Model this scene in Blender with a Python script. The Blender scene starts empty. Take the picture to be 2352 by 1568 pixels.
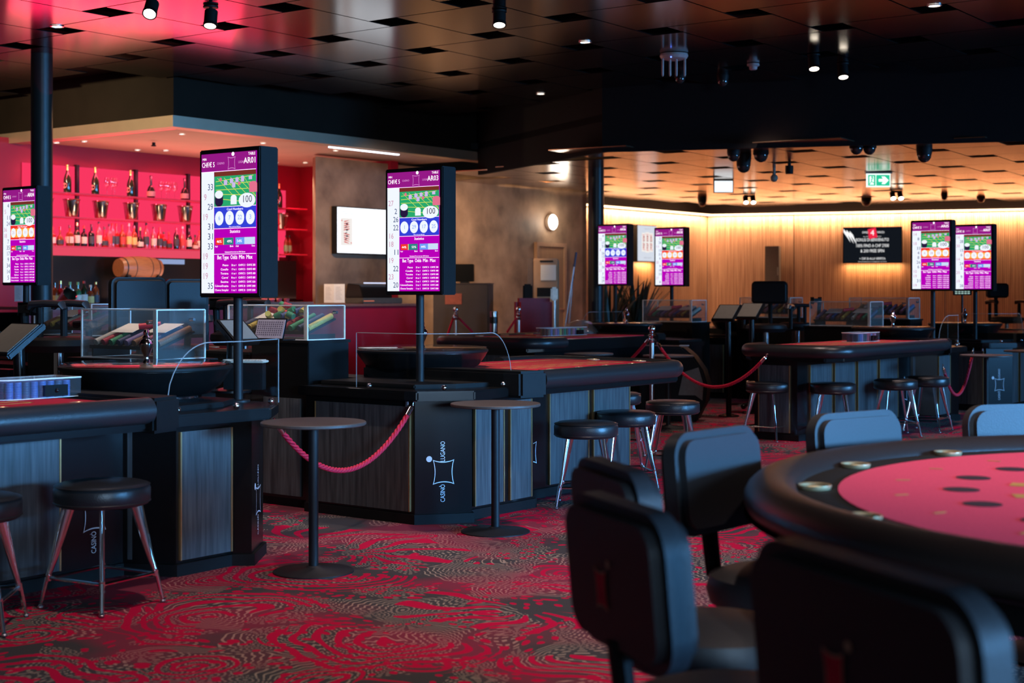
import bpy, bmesh, math, random
from mathutils import Vector, Matrix
random.seed(7)
C = bpy.context.scene.collection
PI = math.pi
F = 3400.0; HC = 1.3; HZ = 672.0
TH = math.radians(37.4)
UX, UY = 0.607, 0.794            # building axis u (far right)
# ---------------------------------------------------------------- camera
cam = bpy.data.cameras.new('camera'); co = bpy.data.objects.new('camera', cam); C.objects.link(co)
co.location = (0, 0, HC); co.rotation_euler = (PI/2, 0, 0)
cam.sensor_width = 36; cam.lens = 36*F/2352; cam.shift_y = -(784-HZ)/2352
cam.clip_start = 0.05; cam.clip_end = 200
cam.dof.use_dof = True; cam.dof.focus_distance = 8.8; cam.dof.aperture_fstop = 3.2
bpy.context.scene.camera = co
# ---------------------------------------------------------------- world / exposure
w = bpy.data.worlds.new('world'); bpy.context.scene.world = w; w.use_nodes = True
w.node_tree.nodes['Background'].inputs[0].default_value = (1.0, 0.93, 0.92, 1)
w.node_tree.nodes['Background'].inputs[1].default_value = 0.03
vs = bpy.context.scene.view_settings
vs.view_transform = 'Standard'; vs.look = 'None'; vs.gamma = 1; vs.use_curve_mapping = False
vs.exposure = 0.0
# ---------------------------------------------------------------- coordinates
def SB(s, b): return (UX*s + UY*b, UY*s - UX*b)
def toSB(x, y): return (UX*x + UY*y, UY*x - UX*y)
def W(px, py, d): return Vector(((px-1176)*d/F, d, HC-(py-HZ)*d/F))
def s_at(px, b):
    r = (px-1176)/F
    return -b*(UY+UX*r)/(UX-UY*r)
# ---------------------------------------------------------------- lights
def area(name, loc, target, sx, sy, power, col, spread=None):
    l = bpy.data.lights.new(name, 'AREA'); l.shape = 'RECTANGLE'; l.size = sx; l.size_y = sy
    l.energy = power; l.color = col
    if spread: l.spread = spread
    o = bpy.data.objects.new(name, l); C.objects.link(o); o.location = loc
    o.rotation_euler = (Vector(target)-Vector(loc)).to_track_quat('-Z', 'Y').to_euler()
    return o
def spot(name, loc, target, power, col, ang=60, r=0.04, blend=0.6):
    l = bpy.data.lights.new(name, 'SPOT'); l.energy = power; l.color = col
    l.spot_size = math.radians(ang); l.spot_blend = blend; l.shadow_soft_size = r
    o = bpy.data.objects.new(name, l); C.objects.link(o); o.location = loc
    o.rotation_euler = (Vector(target)-Vector(loc)).to_track_quat('-Z', 'Y').to_euler()
    return o
def point(name, loc, power, col, r=0.1):
    l = bpy.data.lights.new(name, 'POINT'); l.energy = power; l.color = col; l.shadow_soft_size = r
    o = bpy.data.objects.new(name, l); C.objects.link(o); o.location = loc
    return o
BLUE = (0.13, 0.46, 1.0); WARM = (1.0, 0.72, 0.45)
area('window_daylight', (16.5, -2.5, 2.4), (-0.5, 6.6, 0.4), 5.0, 2.2, 420, BLUE, math.radians(38))
area('fill_behind', (4.5, -6.5, 2.0), (-0.5, 8.0, 0.4), 2.6, 1.5, 60, (0.45, 0.7, 1.0), math.radians(50))  # cool fill added behind the camera for chrome highlights
spot('ceiling_spot_lamp', (-5.93, 13.97, 3.42), (-4.9, 16.5, 3.05), 430, (1.0, 0.72, 0.42), 110, 0.05, 1.0)
area('window_daylight_far', (13.5, 10.0, 2.1), (4.0, 14.2, 0.6), 3.0, 1.4, 150, BLUE, math.radians(60))
for (x, y, p) in ((-1.2, 5.6, 55), (0.6, 7.2, 60), (-0.3, 9.0, 40), (2.2, 9.0, 55), (1.2, 5.4, 55), (3.4, 11.2, 55), (2.0, 12.2, 45), (-2.6, 8.6, 30), (-1.6, 10.8, 30), (4.0, 14.3, 40), (2.6, 15.5, 40), (2.2, 3.9, 44), (-2.2, 8.3, 34), (-1.2, 9.6, 22), (3.3, 16.6, 40), (2.2, 17.6, 34)):
    spot('ceiling_spot_lamp', (x, y, 3.42), (x+.1, y+.15, 0), p*3.0, (1.0, 0.76, 0.68), 92, 0.05, 1.0)
# ---------------------------------------------------------------- materials
MATS = {}
def mat(name, col, rough=0.5, metal=0.0, spec=0.5, noise=0.12, nscale=30, bump=0.0, coat=0.0, stretch=None, col2=None):
    if name in MATS: return MATS[name]
    m = bpy.data.materials.new(name); m.use_nodes = True; nt = m.node_tree
    p = nt.nodes['Principled BSDF']
    p.inputs['Roughness'].default_value = rough; p.inputs['Metallic'].default_value = metal
    p.inputs['Specular IOR Level'].default_value = spec; p.inputs['Coat Weight'].default_value = coat
    tc = nt.nodes.new('ShaderNodeTexCoord'); mp = nt.nodes.new('ShaderNodeMapping')
    if stretch: mp.inputs['Scale'].default_value = stretch
    n = nt.nodes.new('ShaderNodeTexNoise'); n.inputs['Scale'].default_value = nscale; n.inputs['Detail'].default_value = 4
    nt.links.new(tc.outputs['Object'], mp.inputs[0]); nt.links.new(mp.outputs[0], n.inputs['Vector'])
    r = nt.nodes.new('ShaderNodeValToRGB')
    a = tuple(c*(1-noise) for c in col); b = tuple(min(1, c*(1+noise)) for c in (col2 or col))
    r.color_ramp.elements[0].position = 0.3; r.color_ramp.elements[1].position = 0.7
    r.color_ramp.elements[0].color = (*a, 1); r.color_ramp.elements[1].color = (*b, 1)
    nt.links.new(n.outputs['Fac'], r.inputs[0]); nt.links.new(r.outputs[0], p.inputs['Base Color'])
    if bump:
        bp = nt.nodes.new('ShaderNodeBump'); bp.inputs['Strength'].default_value = bump; bp.inputs['Distance'].default_value = 0.01
        nt.links.new(n.outputs['Fac'], bp.inputs['Height']); nt.links.new(bp.outputs[0], p.inputs['Normal'])
    MATS[name] = m; return m
def emis(name, col, st=1.0):
    if name in MATS: return MATS[name]
    m = bpy.data.materials.new(name); m.use_nodes = True; nt = m.node_tree; nt.nodes.clear()
    e = nt.nodes.new('ShaderNodeEmission'); o = nt.nodes.new('ShaderNodeOutputMaterial')
    e.inputs[0].default_value = (*col, 1); e.inputs[1].default_value = st
    nt.links.new(e.outputs[0], o.inputs[0]); MATS[name] = m; return m
def glassy(name, tint=(0.95, 0.98, 0.97), fac=0.06, rough=0.02, white=0.0):
    if name in MATS: return MATS[name]
    m = bpy.data.materials.new(name); m.use_nodes = True; nt = m.node_tree; nt.nodes.clear()
    t = nt.nodes.new('ShaderNodeBsdfTransparent'); t.inputs[0].default_value = (*tint, 1)
    g = nt.nodes.new('ShaderNodeBsdfGlossy'); g.inputs['Roughness'].default_value = rough
    lw0 = nt.nodes.new('ShaderNodeLayerWeight'); lw0.inputs[0].default_value = 0.5
    lw = nt.nodes.new('ShaderNodeMath'); lw.operation = 'POWER'; lw.inputs[1].default_value = 5.0; nt.links.new(lw0.outputs['Facing'], lw.inputs[0])
    ad = nt.nodes.new('ShaderNodeMath'); ad.operation = 'MULTIPLY_ADD'; ad.inputs[1].default_value = 0.6; ad.inputs[2].default_value = fac+0.02; ad.use_clamp = True
    mx = nt.nodes.new('ShaderNodeMixShader'); o = nt.nodes.new('ShaderNodeOutputMaterial')
    nt.links.new(lw.outputs[0], ad.inputs[0]); nt.links.new(ad.outputs[0], mx.inputs[0])
    nt.links.new(t.outputs[0], mx.inputs[1]); nt.links.new(g.outputs[0], mx.inputs[2])
    if white:
        d = nt.nodes.new('ShaderNodeBsdfDiffuse'); d.inputs[0].default_value = (0.8, 0.85, 0.85, 1)
        m2 = nt.nodes.new('ShaderNodeMixShader'); m2.inputs[0].default_value = white
        nt.links.new(mx.outputs[0], m2.inputs[1]); nt.links.new(d.outputs[0], m2.inputs[2]); nt.links.new(m2.outputs[0], o.inputs[0])
    else: nt.links.new(mx.outputs[0], o.inputs[0])
    MATS[name] = m; return m
leather = mat('black_leather', (0.018, 0.018, 0.019), 0.33, spec=0.55, nscale=180, bump=0.12)
dealerleather = mat('dealer_chair_leather', (0.008, 0.008, 0.008), 0.5, spec=0.25, nscale=180, bump=0.1)
chairleather = mat('chair_leather', (0.026, 0.027, 0.03), 0.5, spec=0.5, nscale=180, bump=0.1)
blackp = mat('black_lacquer', (0.006, 0.006, 0.006), 0.25, spec=0.35)
blackm = mat('black_matte', (0.007, 0.007, 0.007), 0.55, spec=0.2)
darkmetal = mat('dark_powder_metal', (0.012, 0.012, 0.013), 0.5, spec=0.3)
tabletop_m = mat('brown_grey_tabletop', (0.075, 0.058, 0.05), 0.5, nscale=60)
chrome = mat('chrome', (0.82, 0.82, 0.84), 0.12, 1.0, noise=0.03)
steel = mat('brushed_steel', (0.55, 0.54, 0.52), 0.3, 1.0, noise=0.05)
brass = mat('brass', (0.85, 0.68, 0.38), 0.3, 0.7, noise=0.05)
goldtrim = mat('gold_trim', (0.6, 0.38, 0.16), 0.35, 0.8, noise=0.05)
woodpanel = mat('grey_brown_wood', (0.046, 0.05, 0.053), 0.5, nscale=6, stretch=(9, 9, 0.5), noise=0.25, bump=0.05, col2=(0.08, 0.084, 0.086))
felt = mat('red_felt', (0.62, 0.03, 0.06), 0.95, spec=0.1, nscale=220, noise=0.18)
feltblack = mat('black_felt', (0.02, 0.021, 0.022), 0.9, spec=0.15, nscale=200)
rope_m = mat('red_rope', (0.6, 0.004, 0.035), 0.7, nscale=150, noise=0.3)
redlam = mat('red_laminate', (0.36, 0.004, 0.022), 0.4, nscale=4, noise=0.05)
redwall = mat('red_wall', (0.26, 0.002, 0.02), 0.55, nscale=2, noise=0.08)
concrete = mat('brown_concrete', (0.21, 0.13, 0.08), 0.6, nscale=3, noise=0.28, bump=0.15, col2=(0.27, 0.175, 0.11))
drypaint = mat('dark_wall_paint', (0.015, 0.012, 0.009), 0.8, spec=.08, nscale=3)
barceil = mat('bar_ceiling_plaster', (0.5, 0.36, 0.28), 0.7, nscale=3, noise=0.05)
acry = glassy('acrylic', (0.96, 0.97, 0.96), 0.02, white=0.035)
acryedge = mat('acrylic_edge', (0.85, 0.83, 0.78), 0.3, nscale=20, noise=0.1)
clear = glassy('clear_glass', (0.97, 0.98, 0.98), 0.0)
cover = glassy('wheel_cover', (0.85, 0.85, 0.84), 0.2, 0.04)
tintg = glassy('edge_glass', (0.75, 0.85, 0.88), 0.1, 0.1, white=0.28)
paper = mat('paper', (0.78, 0.76, 0.7), 0.8, nscale=80, noise=0.04)
champ = mat('champagne_metal', (0.52, 0.42, 0.3), 0.38, 0.6, nscale=4, noise=0.06)
# ---------------------------------------------------------------- mesh helpers
class MB:
    def __init__(s): s.v = []; s.f = []
    def add(s, vs, fs, M=None):
        k = len(s.v)
        for p in vs:
            p = Vector(p)
            s.v.append(tuple(M @ p) if M else tuple(p))
        for f in fs: s.f.append(tuple(i+k for i in f))
    def box(s, x0, x1, y0, y1, z0, z1, M=None):
        s.add([(x0,y0,z0),(x1,y0,z0),(x1,y1,z0),(x0,y1,z0),(x0,y0,z1),(x1,y0,z1),(x1,y1,z1),(x0,y1,z1)],
              [(3,2,1,0),(4,5,6,7),(0,1,5,4),(1,2,6,5),(2,3,7,6),(3,0,4,7)], M)
    def prism(s, poly, z0, z1, M=None):
        n = len(poly)
        s.add([(x, y, z0) for x, y in poly]+[(x, y, z1) for x, y in poly],
              [tuple(range(n))[::-1], tuple(range(n, 2*n))]+[(i, (i+1) % n, n+(i+1) % n, n+i) for i in range(n)], M)
    def lathe(s, prof, n=24, M=None):      # prof (r,z)
        vs = []; fs = []
        for r, z in prof:
            for k in range(n):
                a = 2*PI*k/n; vs.append((r*math.cos(a), r*math.sin(a), z))
        for i in range(len(prof)-1):
            for k in range(n):
                k2 = (k+1) % n
                fs.append((i*n+k, i*n+k2, (i+1)*n+k2, (i+1)*n+k))
        if prof[0][0] > 1e-5 and prof[0] != prof[-1]: fs.append(tuple(range(n))[::-1])
        if prof[-1][0] > 1e-5 and prof[0] != prof[-1]: fs.append(tuple((len(prof)-1)*n+k for k in range(n)))
        s.add(vs, fs, M)
    def tube(s, pts, r, n=10, M=None, rx=None, cap=True):
        pts = [Vector(p) for p in pts]; vs = []; fs = []
        up = None
        for i, p in enumerate(pts):
            t = (pts[min(i+1, len(pts)-1)]-pts[max(i-1, 0)]).normalized()
            if up is None:
                up = Vector((0, 0, 1)) if abs(t.z) < .9 else Vector((1, 0, 0))
            side = t.cross(up).normalized(); u2 = side.cross(t).normalized(); up = u2
            rr = r[i] if isinstance(r, (list, tuple)) else r
            ru = rr*(rx or 1)
            for k in range(n):
                a = 2*PI*k/n; vs.append(p+side*rr*math.cos(a)+u2*ru*math.sin(a))
        for i in range(len(pts)-1):
            for k in range(n):
                k2 = (k+1) % n; fs.append((i*n+k, i*n+k2, (i+1)*n+k2, (i+1)*n+k))
        if cap: fs.append(tuple(range(n))[::-1]); fs.append(tuple((len(pts)-1)*n+k for k in range(n)))
        s.add(vs, fs, M)
    def sphere(s, c, r, n=16, sz=1.0, M=None):
        m = n//2
        prof = [(max(1e-6, r*math.sin(PI*i/m)), -r*sz*math.cos(PI*i/m)) for i in range(m+1)]
        T = Matrix.Translation(c); s.lathe(prof, n, (M @ T) if M else T)
    def build(s, name, m, parent=None, bevel=0.0, smooth=35, loc=None, seg=2, merge=True):
        bm = bmesh.new(); vv = [bm.verts.new(p) for p in s.v]
        for f in s.f:
            try: bm.faces.new([vv[i] for i in f])
            except ValueError: pass
        if merge: bmesh.ops.remove_doubles(bm, verts=bm.verts, dist=1e-5)
        bmesh.ops.recalc_face_normals(bm, faces=bm.faces)
        if bevel:
            es = [e for e in bm.edges if len(e.link_faces) == 2 and e.calc_face_angle(0) > 0.6]
            bmesh.ops.bevel(bm, geom=es, offset=bevel, segments=seg, affect='EDGES', clamp_overlap=True)
        me = bpy.data.meshes.new(name); bm.to_mesh(me); bm.free()
        me.materials.append(m)
        if smooth:
            for p in me.polygons: p.use_smooth = True
            me.set_sharp_from_angle(angle=math.radians(smooth))
        o = bpy.data.objects.new(name, me); C.objects.link(o)
        if parent: o.parent = parent
        if loc is not None: o.location = loc
        return o
def tag(o, label=None, cat=None, group=None, kind=None):
    if label: o['label'] = label
    if cat: o['category'] = cat
    if group: o['group'] = group
    if kind: o['kind'] = kind
    return o
def thing(name, label, cat, loc=(0, 0, 0), rz=0, group=None):
    o = bpy.data.objects.new(name, None); C.objects.link(o); o.empty_display_size = 0.1
    o.location = loc; o.rotation_euler = (0, 0, rz)
    return tag(o, label, cat, group)
def dup(root, loc, rz=None, label=None, group=None, scale=None):
    r = root.copy(); C.objects.link(r); r.location = loc
    if rz is not None: r.rotation_euler = (0, 0, rz)
    if label: r['label'] = label
    if group: r['group'] = group
    if scale: r.scale = scale
    for ch in list(root.children):
        c = ch.copy(); C.objects.link(c); c.parent = r
        for g in ch.children:
            d = g.copy(); C.objects.link(d); d.parent = c
    return r
def struct(o): o['kind'] = 'structure'; return o
RZ = -TH
_tc = {}
def text_geo(txt):
    if txt in _tc: return _tc[txt]
    cu = bpy.data.curves.new('t', 'FONT'); cu.body = txt; cu.align_x = 'LEFT'; cu.size = 1.0; cu.resolution_u = 2
    ob = bpy.data.objects.new('t', cu); C.objects.link(ob)
    dg = bpy.context.evaluated_depsgraph_get(); me = bpy.data.meshes.new_from_object(ob.evaluated_get(dg))
    vs = [v.co.copy() for v in me.vertices]; fs = [tuple(p.vertices) for p in me.polygons]
    w = max([v.x for v in vs], default=0); 
    bpy.data.objects.remove(ob); bpy.data.curves.remove(cu); bpy.data.meshes.remove(me)
    _tc[txt] = (vs, fs, w); return _tc[txt]
def put_text(mb, txt, x, z, size, M, y=0.0, align='c', sx=1.0, vert=False, font_w=None):
    """text in the local XZ plane facing -Y"""
    vs, fs, w = text_geo(txt); w *= size*sx
    if font_w: sx *= font_w/w; w = font_w
    off = {'c': -w/2, 'l': 0, 'r': -w}[align]
    out = []
    for v in vs:
        a = v.x*size*sx+off; b = v.y*size
        out.append((x-b, y, z+a) if vert else (x+a, y, z+b))
    mb.add(out, fs, M)
def star(hw, hh, k=0.35, n=8):
    """concave-sided square outline"""
    pts = []
    cs = [(-hw, -hh), (hw, -hh), (hw, hh), (-hw, hh)]
    for i in range(4):
        a = Vector((*cs[i], 0)); b = Vector((*cs[(i+1) % 4], 0)); m = (a+b)/2*(1-k)
        for j in range(n):
            t = j/n; p = a*(1-t)**2+m*2*t*(1-t)+b*t*t; pts.append((p.x, p.y))
    return pts
def fill_poly(mb, pts, M, y=0.0):
    n = len(pts); mb.add([(0, y, 0)]+[(p[0], y, p[1]) for p in pts], [(0, 1+i, 1+(i+1) % n) for i in range(n)], M)
def ring_poly(mb, pts, t, M, y=0.0, cx=0, cz=0):
    n = len(pts)
    inner = [(p[0]*(1-t), p[1]*(1-t)) for p in pts]
    mb.add([(p[0]+cx, y, p[1]+cz) for p in pts]+[(p[0]+cx, y, p[1]+cz) for p in inner],
           [(i, (i+1) % n, n+(i+1) % n, n+i) for i in range(n)], M)
def disc(mb, x, z, rx, rz, M, y=0.0, n=20):
    mb.add([(x, y, z)]+[(x+rx*math.cos(2*PI*i/n), y, z+rz*math.sin(2*PI*i/n)) for i in range(n)], [(0, 1+i, 1+(i+1) % n) for i in range(n)], M)
def rect(mb, x0, x1, z0, z1, M, y=0.0):
    mb.add([(x0, y, z0), (x1, y, z0), (x1, y, z1), (x0, y, z1)], [(0, 1, 2, 3)], M)
def frameM(origin, xdir, zdir=(0, 0, 1)):
    x = Vector(xdir).normalized(); z = Vector(zdir).normalized(); y = z.cross(x).normalized()
    M = Matrix((x, y, z)).transposed().to_4x4(); M.translation = origin; return M
# ================================================================ SETTING
def carpet():
    m = bpy.data.materials.new('paisley_carpet'); m.use_nodes = True; nt = m.node_tree; L = nt.links
    N = lambda t: nt.nodes.new(t)
    p = nt.nodes['Principled BSDF']; p.inputs['Roughness'].default_value = 0.95; p.inputs['Specular IOR Level'].default_value = 0.1
    tc = N('ShaderNodeTexCoord'); mp = N('ShaderNodeMapping'); mp.inputs['Rotation'].default_value = (0, 0, 0.5)
    L.new(tc.outputs['Object'], mp.inputs[0])
    # gentle warp
    nz = N('ShaderNodeTexNoise'); nz.inputs['Scale'].default_value = 2.2; nz.inputs['Detail'].default_value = 1
    L.new(mp.outputs[0], nz.inputs['Vector'])
    wm = N('ShaderNodeVectorMath'); wm.operation = 'MULTIPLY_ADD'; wm.inputs[1].default_value = (.42, .42, 0)
    L.new(nz.outputs['Color'], wm.inputs[0]); L.new(mp.outputs[0], wm.inputs[2])
    def M(op, a, b=None, c=None):
        n = N('ShaderNodeMath'); n.operation = op
        for i, v in enumerate((a, b, c)):
            if v is None: continue
            if isinstance(v, (int, float)): n.inputs[i].default_value = v
            else: L.new(v, n.inputs[i])
        return n.outputs[0]
    def cells(scale, src):
        v = N('ShaderNodeTexVoronoi'); v.voronoi_dimensions = '2D'; v.inputs['Scale'].default_value = scale; v.inputs['Randomness'].default_value = 0.85
        L.new(src, v.inputs['Vector'])
        d = N('ShaderNodeVectorMath'); d.operation = 'SUBTRACT'; L.new(src, d.inputs[0]); L.new(v.outputs['Position'], d.inputs[1])
        sp = N('ShaderNodeSeparateXYZ'); L.new(d.outputs[0], sp.inputs[0])
        ang = M('ARCTAN2', sp.outputs[1], sp.outputs[0])
        sc = N('ShaderNodeSeparateColor'); L.new(v.outputs['Color'], sc.inputs[0])
        return v.outputs['Distance'], ang, sc
    R, A, S = cells(0.95, wm.outputs[0])       # large medallions
    R3, A3, S3 = cells(2.3, wm.outputs[0])     # half-size leaves
    r2, a2, s2 = cells(6.0, wm.outputs[0])     # little scallops
    r4, a4, s4 = cells(15.0, wm.outputs[0])    # dashes
    GT = lambda a, b: M('GREATER_THAN', a, b)
    LT = lambda a, b: M('LESS_THAN', a, b)
    AND = lambda a, b: M('MULTIPLY', a, b)
    OR = lambda a, b: M('MAXIMUM', a, b)
    Aof = M('MULTIPLY_ADD', S.outputs[0], 6.28, A)
    kind = GT(S.outputs[1], 0.5); nkind = M('SUBTRACT', 1.0, kind)
    arcs = AND(AND(GT(M('SINE', M('ADD', M('MULTIPLY', R, 84.0), Aof)), 0.30), LT(R, 0.44)), GT(M('SINE', M('MULTIPLY_ADD', Aof, 1.0, 1.0)), -0.55))
    fan = AND(AND(GT(M('SINE', M('ADD', M('MULTIPLY', Aof, 13.0), M('MULTIPLY', R, 7.0))), 0.45), LT(R, 0.50)), AND(GT(R, 0.10), GT(M('SINE', Aof), -0.2)))
    Aof3 = M('MULTIPLY_ADD', S3.outputs[0], 6.28, A3)
    arcs3 = AND(AND(GT(M('SINE', M('ADD', M('MULTIPLY', R3, 46.0), Aof3)), 0.35), LT(R3, 0.40)), AND(GT(S3.outputs[1], 0.62), GT(R, 0.40)))
    dash = AND(AND(LT(r4, 0.27), GT(s4.outputs[0], 0.35)), GT(S3.outputs[2], 0.35))
    redm = OR(OR(AND(arcs, kind), AND(fan, nkind)), OR(arcs3, dash))
    sc1 = AND(GT(M('SINE', M('MULTIPLY', r2, 52.0)), 0.35), GT(M('SINE', M('MULTIPLY', a2, 17.0)), -0.3))
    lin = GT(M('SINE', M('ADD', M('MULTIPLY', R3, 105.0), M('MULTIPLY', M('SINE', M('MULTIPLY', Aof3, 24.0)), 0.9))), 0.66)
    sel = GT(s2.outputs[1], 0.55)
    khaki = M('MULTIPLY', OR(AND(sc1, sel), AND(AND(lin, M('SUBTRACT', 1.0, sel)), GT(S3.outputs[0], 0.55))), 0.85)
    big = N('ShaderNodeTexNoise'); big.inputs['Scale'].default_value = 1.4; L.new(mp.outputs[0], big.inputs['Vector'])
    def mix(f, a, b):
        n = N('ShaderNodeMix'); n.data_type = 'RGBA'
        if isinstance(f, float): n.inputs[0].default_value = f
        else: L.new(f, n.inputs[0])
        for i, v in ((6, a), (7, b)):
            if isinstance(v, tuple): n.inputs[i].default_value = (*v, 1)
            else: L.new(v, n.inputs[i])
        return n.outputs[2]
    rp = N('ShaderNodeValToRGB'); L.new(big.outputs['Fac'], rp.inputs[0])
    rp.color_ramp.elements[0].position = 0.45; rp.color_ramp.elements[1].position = 0.6
    rp.color_ramp.elements[0].color = (0.055, 0.05, 0.052, 1); rp.color_ramp.elements[1].color = (0.21, 0.03, 0.055, 1)
    rk = N('ShaderNodeValToRGB'); L.new(big.outputs['Fac'], rk.inputs[0])
    rk.color_ramp.elements[0].position = 0.42; rk.color_ramp.elements[1].position = 0.6
    rk.color_ramp.elements[0].color = (0.36, 0.28, 0.21, 1); rk.color_ramp.elements[1].color = (0.48, 0.2, 0.18, 1)
    c1 = mix(khaki, rp.outputs[0], rk.outputs[0])
    c2 = mix(redm, c1, (0.50, 0.003, 0.045))
    fz = N('ShaderNodeTexNoise'); fz.inputs['Scale'].default_value = 260; L.new(tc.outputs['Object'], fz.inputs['Vector'])
    hs = N('ShaderNodeHueSaturation'); L.new(c2, hs.inputs['Color']); L.new(M('MULTIPLY_ADD', fz.outputs['Fac'], .7, .62), hs.inputs['Value'])
    L.new(hs.outputs[0], p.inputs['Base Color'])
    bp = N('ShaderNodeBump'); bp.inputs['Strength'].default_value = 0.3; bp.inputs['Distance'].default_value = 0.004
    L.new(fz.outputs['Fac'], bp.inputs['Height']); L.new(bp.outputs[0], p.inputs['Normal'])
    return m
b = MB(); b.box(-14, 16, -2, 34, -0.1, 0.0)
fl = struct(b.build('floor', carpet(), smooth=0))

tile_m = mat('satin_black_ceiling_panel', (0.045, 0.037, 0.035), 0.15, 0.8, nscale=1.2, noise=0.1)
tile_b = mat('orange_lit_ceiling_panel', (0.44, 0.28, 0.18), 0.2, 0.9, nscale=1.2, noise=0.1)  # orange cove light on the dark panels is put into this colour
def tiling(name, poly_test, origin, rot, z, m, a=0.995, c=0.295, ext=34):
    mb = MB(); g = 0.009
    ca, sa = math.cos(rot), math.sin(rot)
    for i in range(-ext, ext):
        for j in range(-ext, ext):
            x0 = origin[0]+i*a+j*c; y0 = origin[1]-i*c+j*a   # lattice in local (b,s)
            # large square spans x0..x0+a, y0-a..y0
            cx, cy = x0+a/2-(a+c/2), y0-a/2+c/2
            X = cx*ca-cy*sa; Y = cx*sa+cy*ca
            if not poly_test(X, Y): continue
            M = Matrix.Translation((X, Y, z)) @ Matrix.Rotation(rot, 4, 'Z')
            h = a/2-g; mb.box(-h, h, -h, h, 0, 0.01, M)
    return struct(mb.build(name, m, smooth=0, merge=False))
# local frame: X = b, Y = s, rotated by -TH into the world
def in_front(X, Y):
    s, bb = toSB(X, Y)
    if Y < 1.5 or Y > 19.5 or X < -9 or X > 10: return False
    if s > 10.2-.4 and bb < -12.35+.45: return False
    yl = 16.7-0.28*X if X > 1.0 else 19.6-(X+.45)*2.2
    return Y < yl-.35
def in_back(X, Y):
    s, bb = toSB(X, Y)
    yl = 16.7-0.28*X if X > 1.0 else 19.6-(X+.45)*2.2
    if Y < yl+.2 or X < -1.6 or X > 12: return False
    if s < 14.2 and bb < -12.3: return False
    if bb < -13.6-(0.4 if s > 19.5 else 0)+.2: return False
    # right wall line
    return Y < 27.5-(X-3.68)*0.369
tiling('ceiling', in_front, (-0.2196, -0.4487), -math.radians(36), 3.57, tile_m)
tiling('ceiling', in_back, (0.2, 0.1), RZ+math.radians(6), 2.90, tile_b)
b = MB(); b.box(-12, 14, -1, 20.5, 3.72, 3.8); struct(b.build('ceiling', blackm, smooth=0))
b = MB(); b.prism([(-2.5, 19.9), (-.45, 19.6), (1.0, 16.42), (13, 13.1), (13, 30), (-2.5, 30)], 3.2, 3.28); struct(b.build('ceiling', blackm, smooth=0))
# fascia between the two ceiling heights
b = MB()
fa = [(-.45, 19.6), (1.0, 16.42), (13, 13.06)]
for p, q in zip(fa, fa[1:]):
    d = (Vector(q)-Vector(p)).normalized(); n = Vector((d.y, -d.x))*.06
    b.prism([p, q, (q[0]-n.x, q[1]-n.y), (p[0]-n.x, p[1]-n.y)], 2.86, 3.75)
struct(b.build('wall_fascia', mat('black_wall', (0.008, 0.007, 0.007), 0.8, spec=.15), smooth=0))
def sbprism(name, pts, z0, z1, m, parent=None, bevel=0, smooth=0):
    b = MB(); b.prism([SB(*p) for p in pts], z0, z1); return b.build(name, m, parent, bevel, smooth)
# bar enclosure above the soffit (s,b)
struct(sbprism('wall_soffit', [(10.26, -12.35), (15.6, -12.35), (15.6, -12.5), (10.41, -12.5), (10.41, -15.6), (10.26, -15.6)], 3.17, 3.75, drypaint))
struct(sbprism('trim_1', [(10.22, -12.31), (15.6, -12.31), (15.6, -12.5), (10.41, -12.5), (10.41, -15.6), (10.22, -15.6)], 3.05, 3.17, champ))
# red light gap and bar ceiling
redglow = emis('red_cove_glow', (1.0, 0.01, 0.07), 2.6)
struct(sbprism('ceiling', [(10.50, -12.58), (15.6, -12.58), (15.6, -15.3), (10.50, -15.3)], 3.09, 3.15, barceil))
for q, lb in (([(10.43, -12.51), (15.6, -12.51), (15.6, -12.56), (10.43, -12.56)], 'thin red glowing light strip along the right edge of the bar ceiling'), ([(10.43, -12.57), (10.43, -15.2), (10.48, -15.2), (10.48, -12.57)], 'thin red glowing light strip along the left edge of the bar ceiling')):
    b = MB(); b.prism([SB(*p) for p in q], 3.06, 3.085); tag(b.build('light_strip', redglow, smooth=0), lb, 'light strip')
# bar back wall
struct(sbprism('wall_bar', [(6.5, -15.25), (15.1, -15.25), (15.1, -15.4), (6.5, -15.4)], 0, 3.12, redwall))
struct(sbprism('wall_bar', [(14.96, -15.25), (15.1, -15.25), (15.1, -13.5), (14.96, -13.5)], 0, 3.12, redwall))
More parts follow.
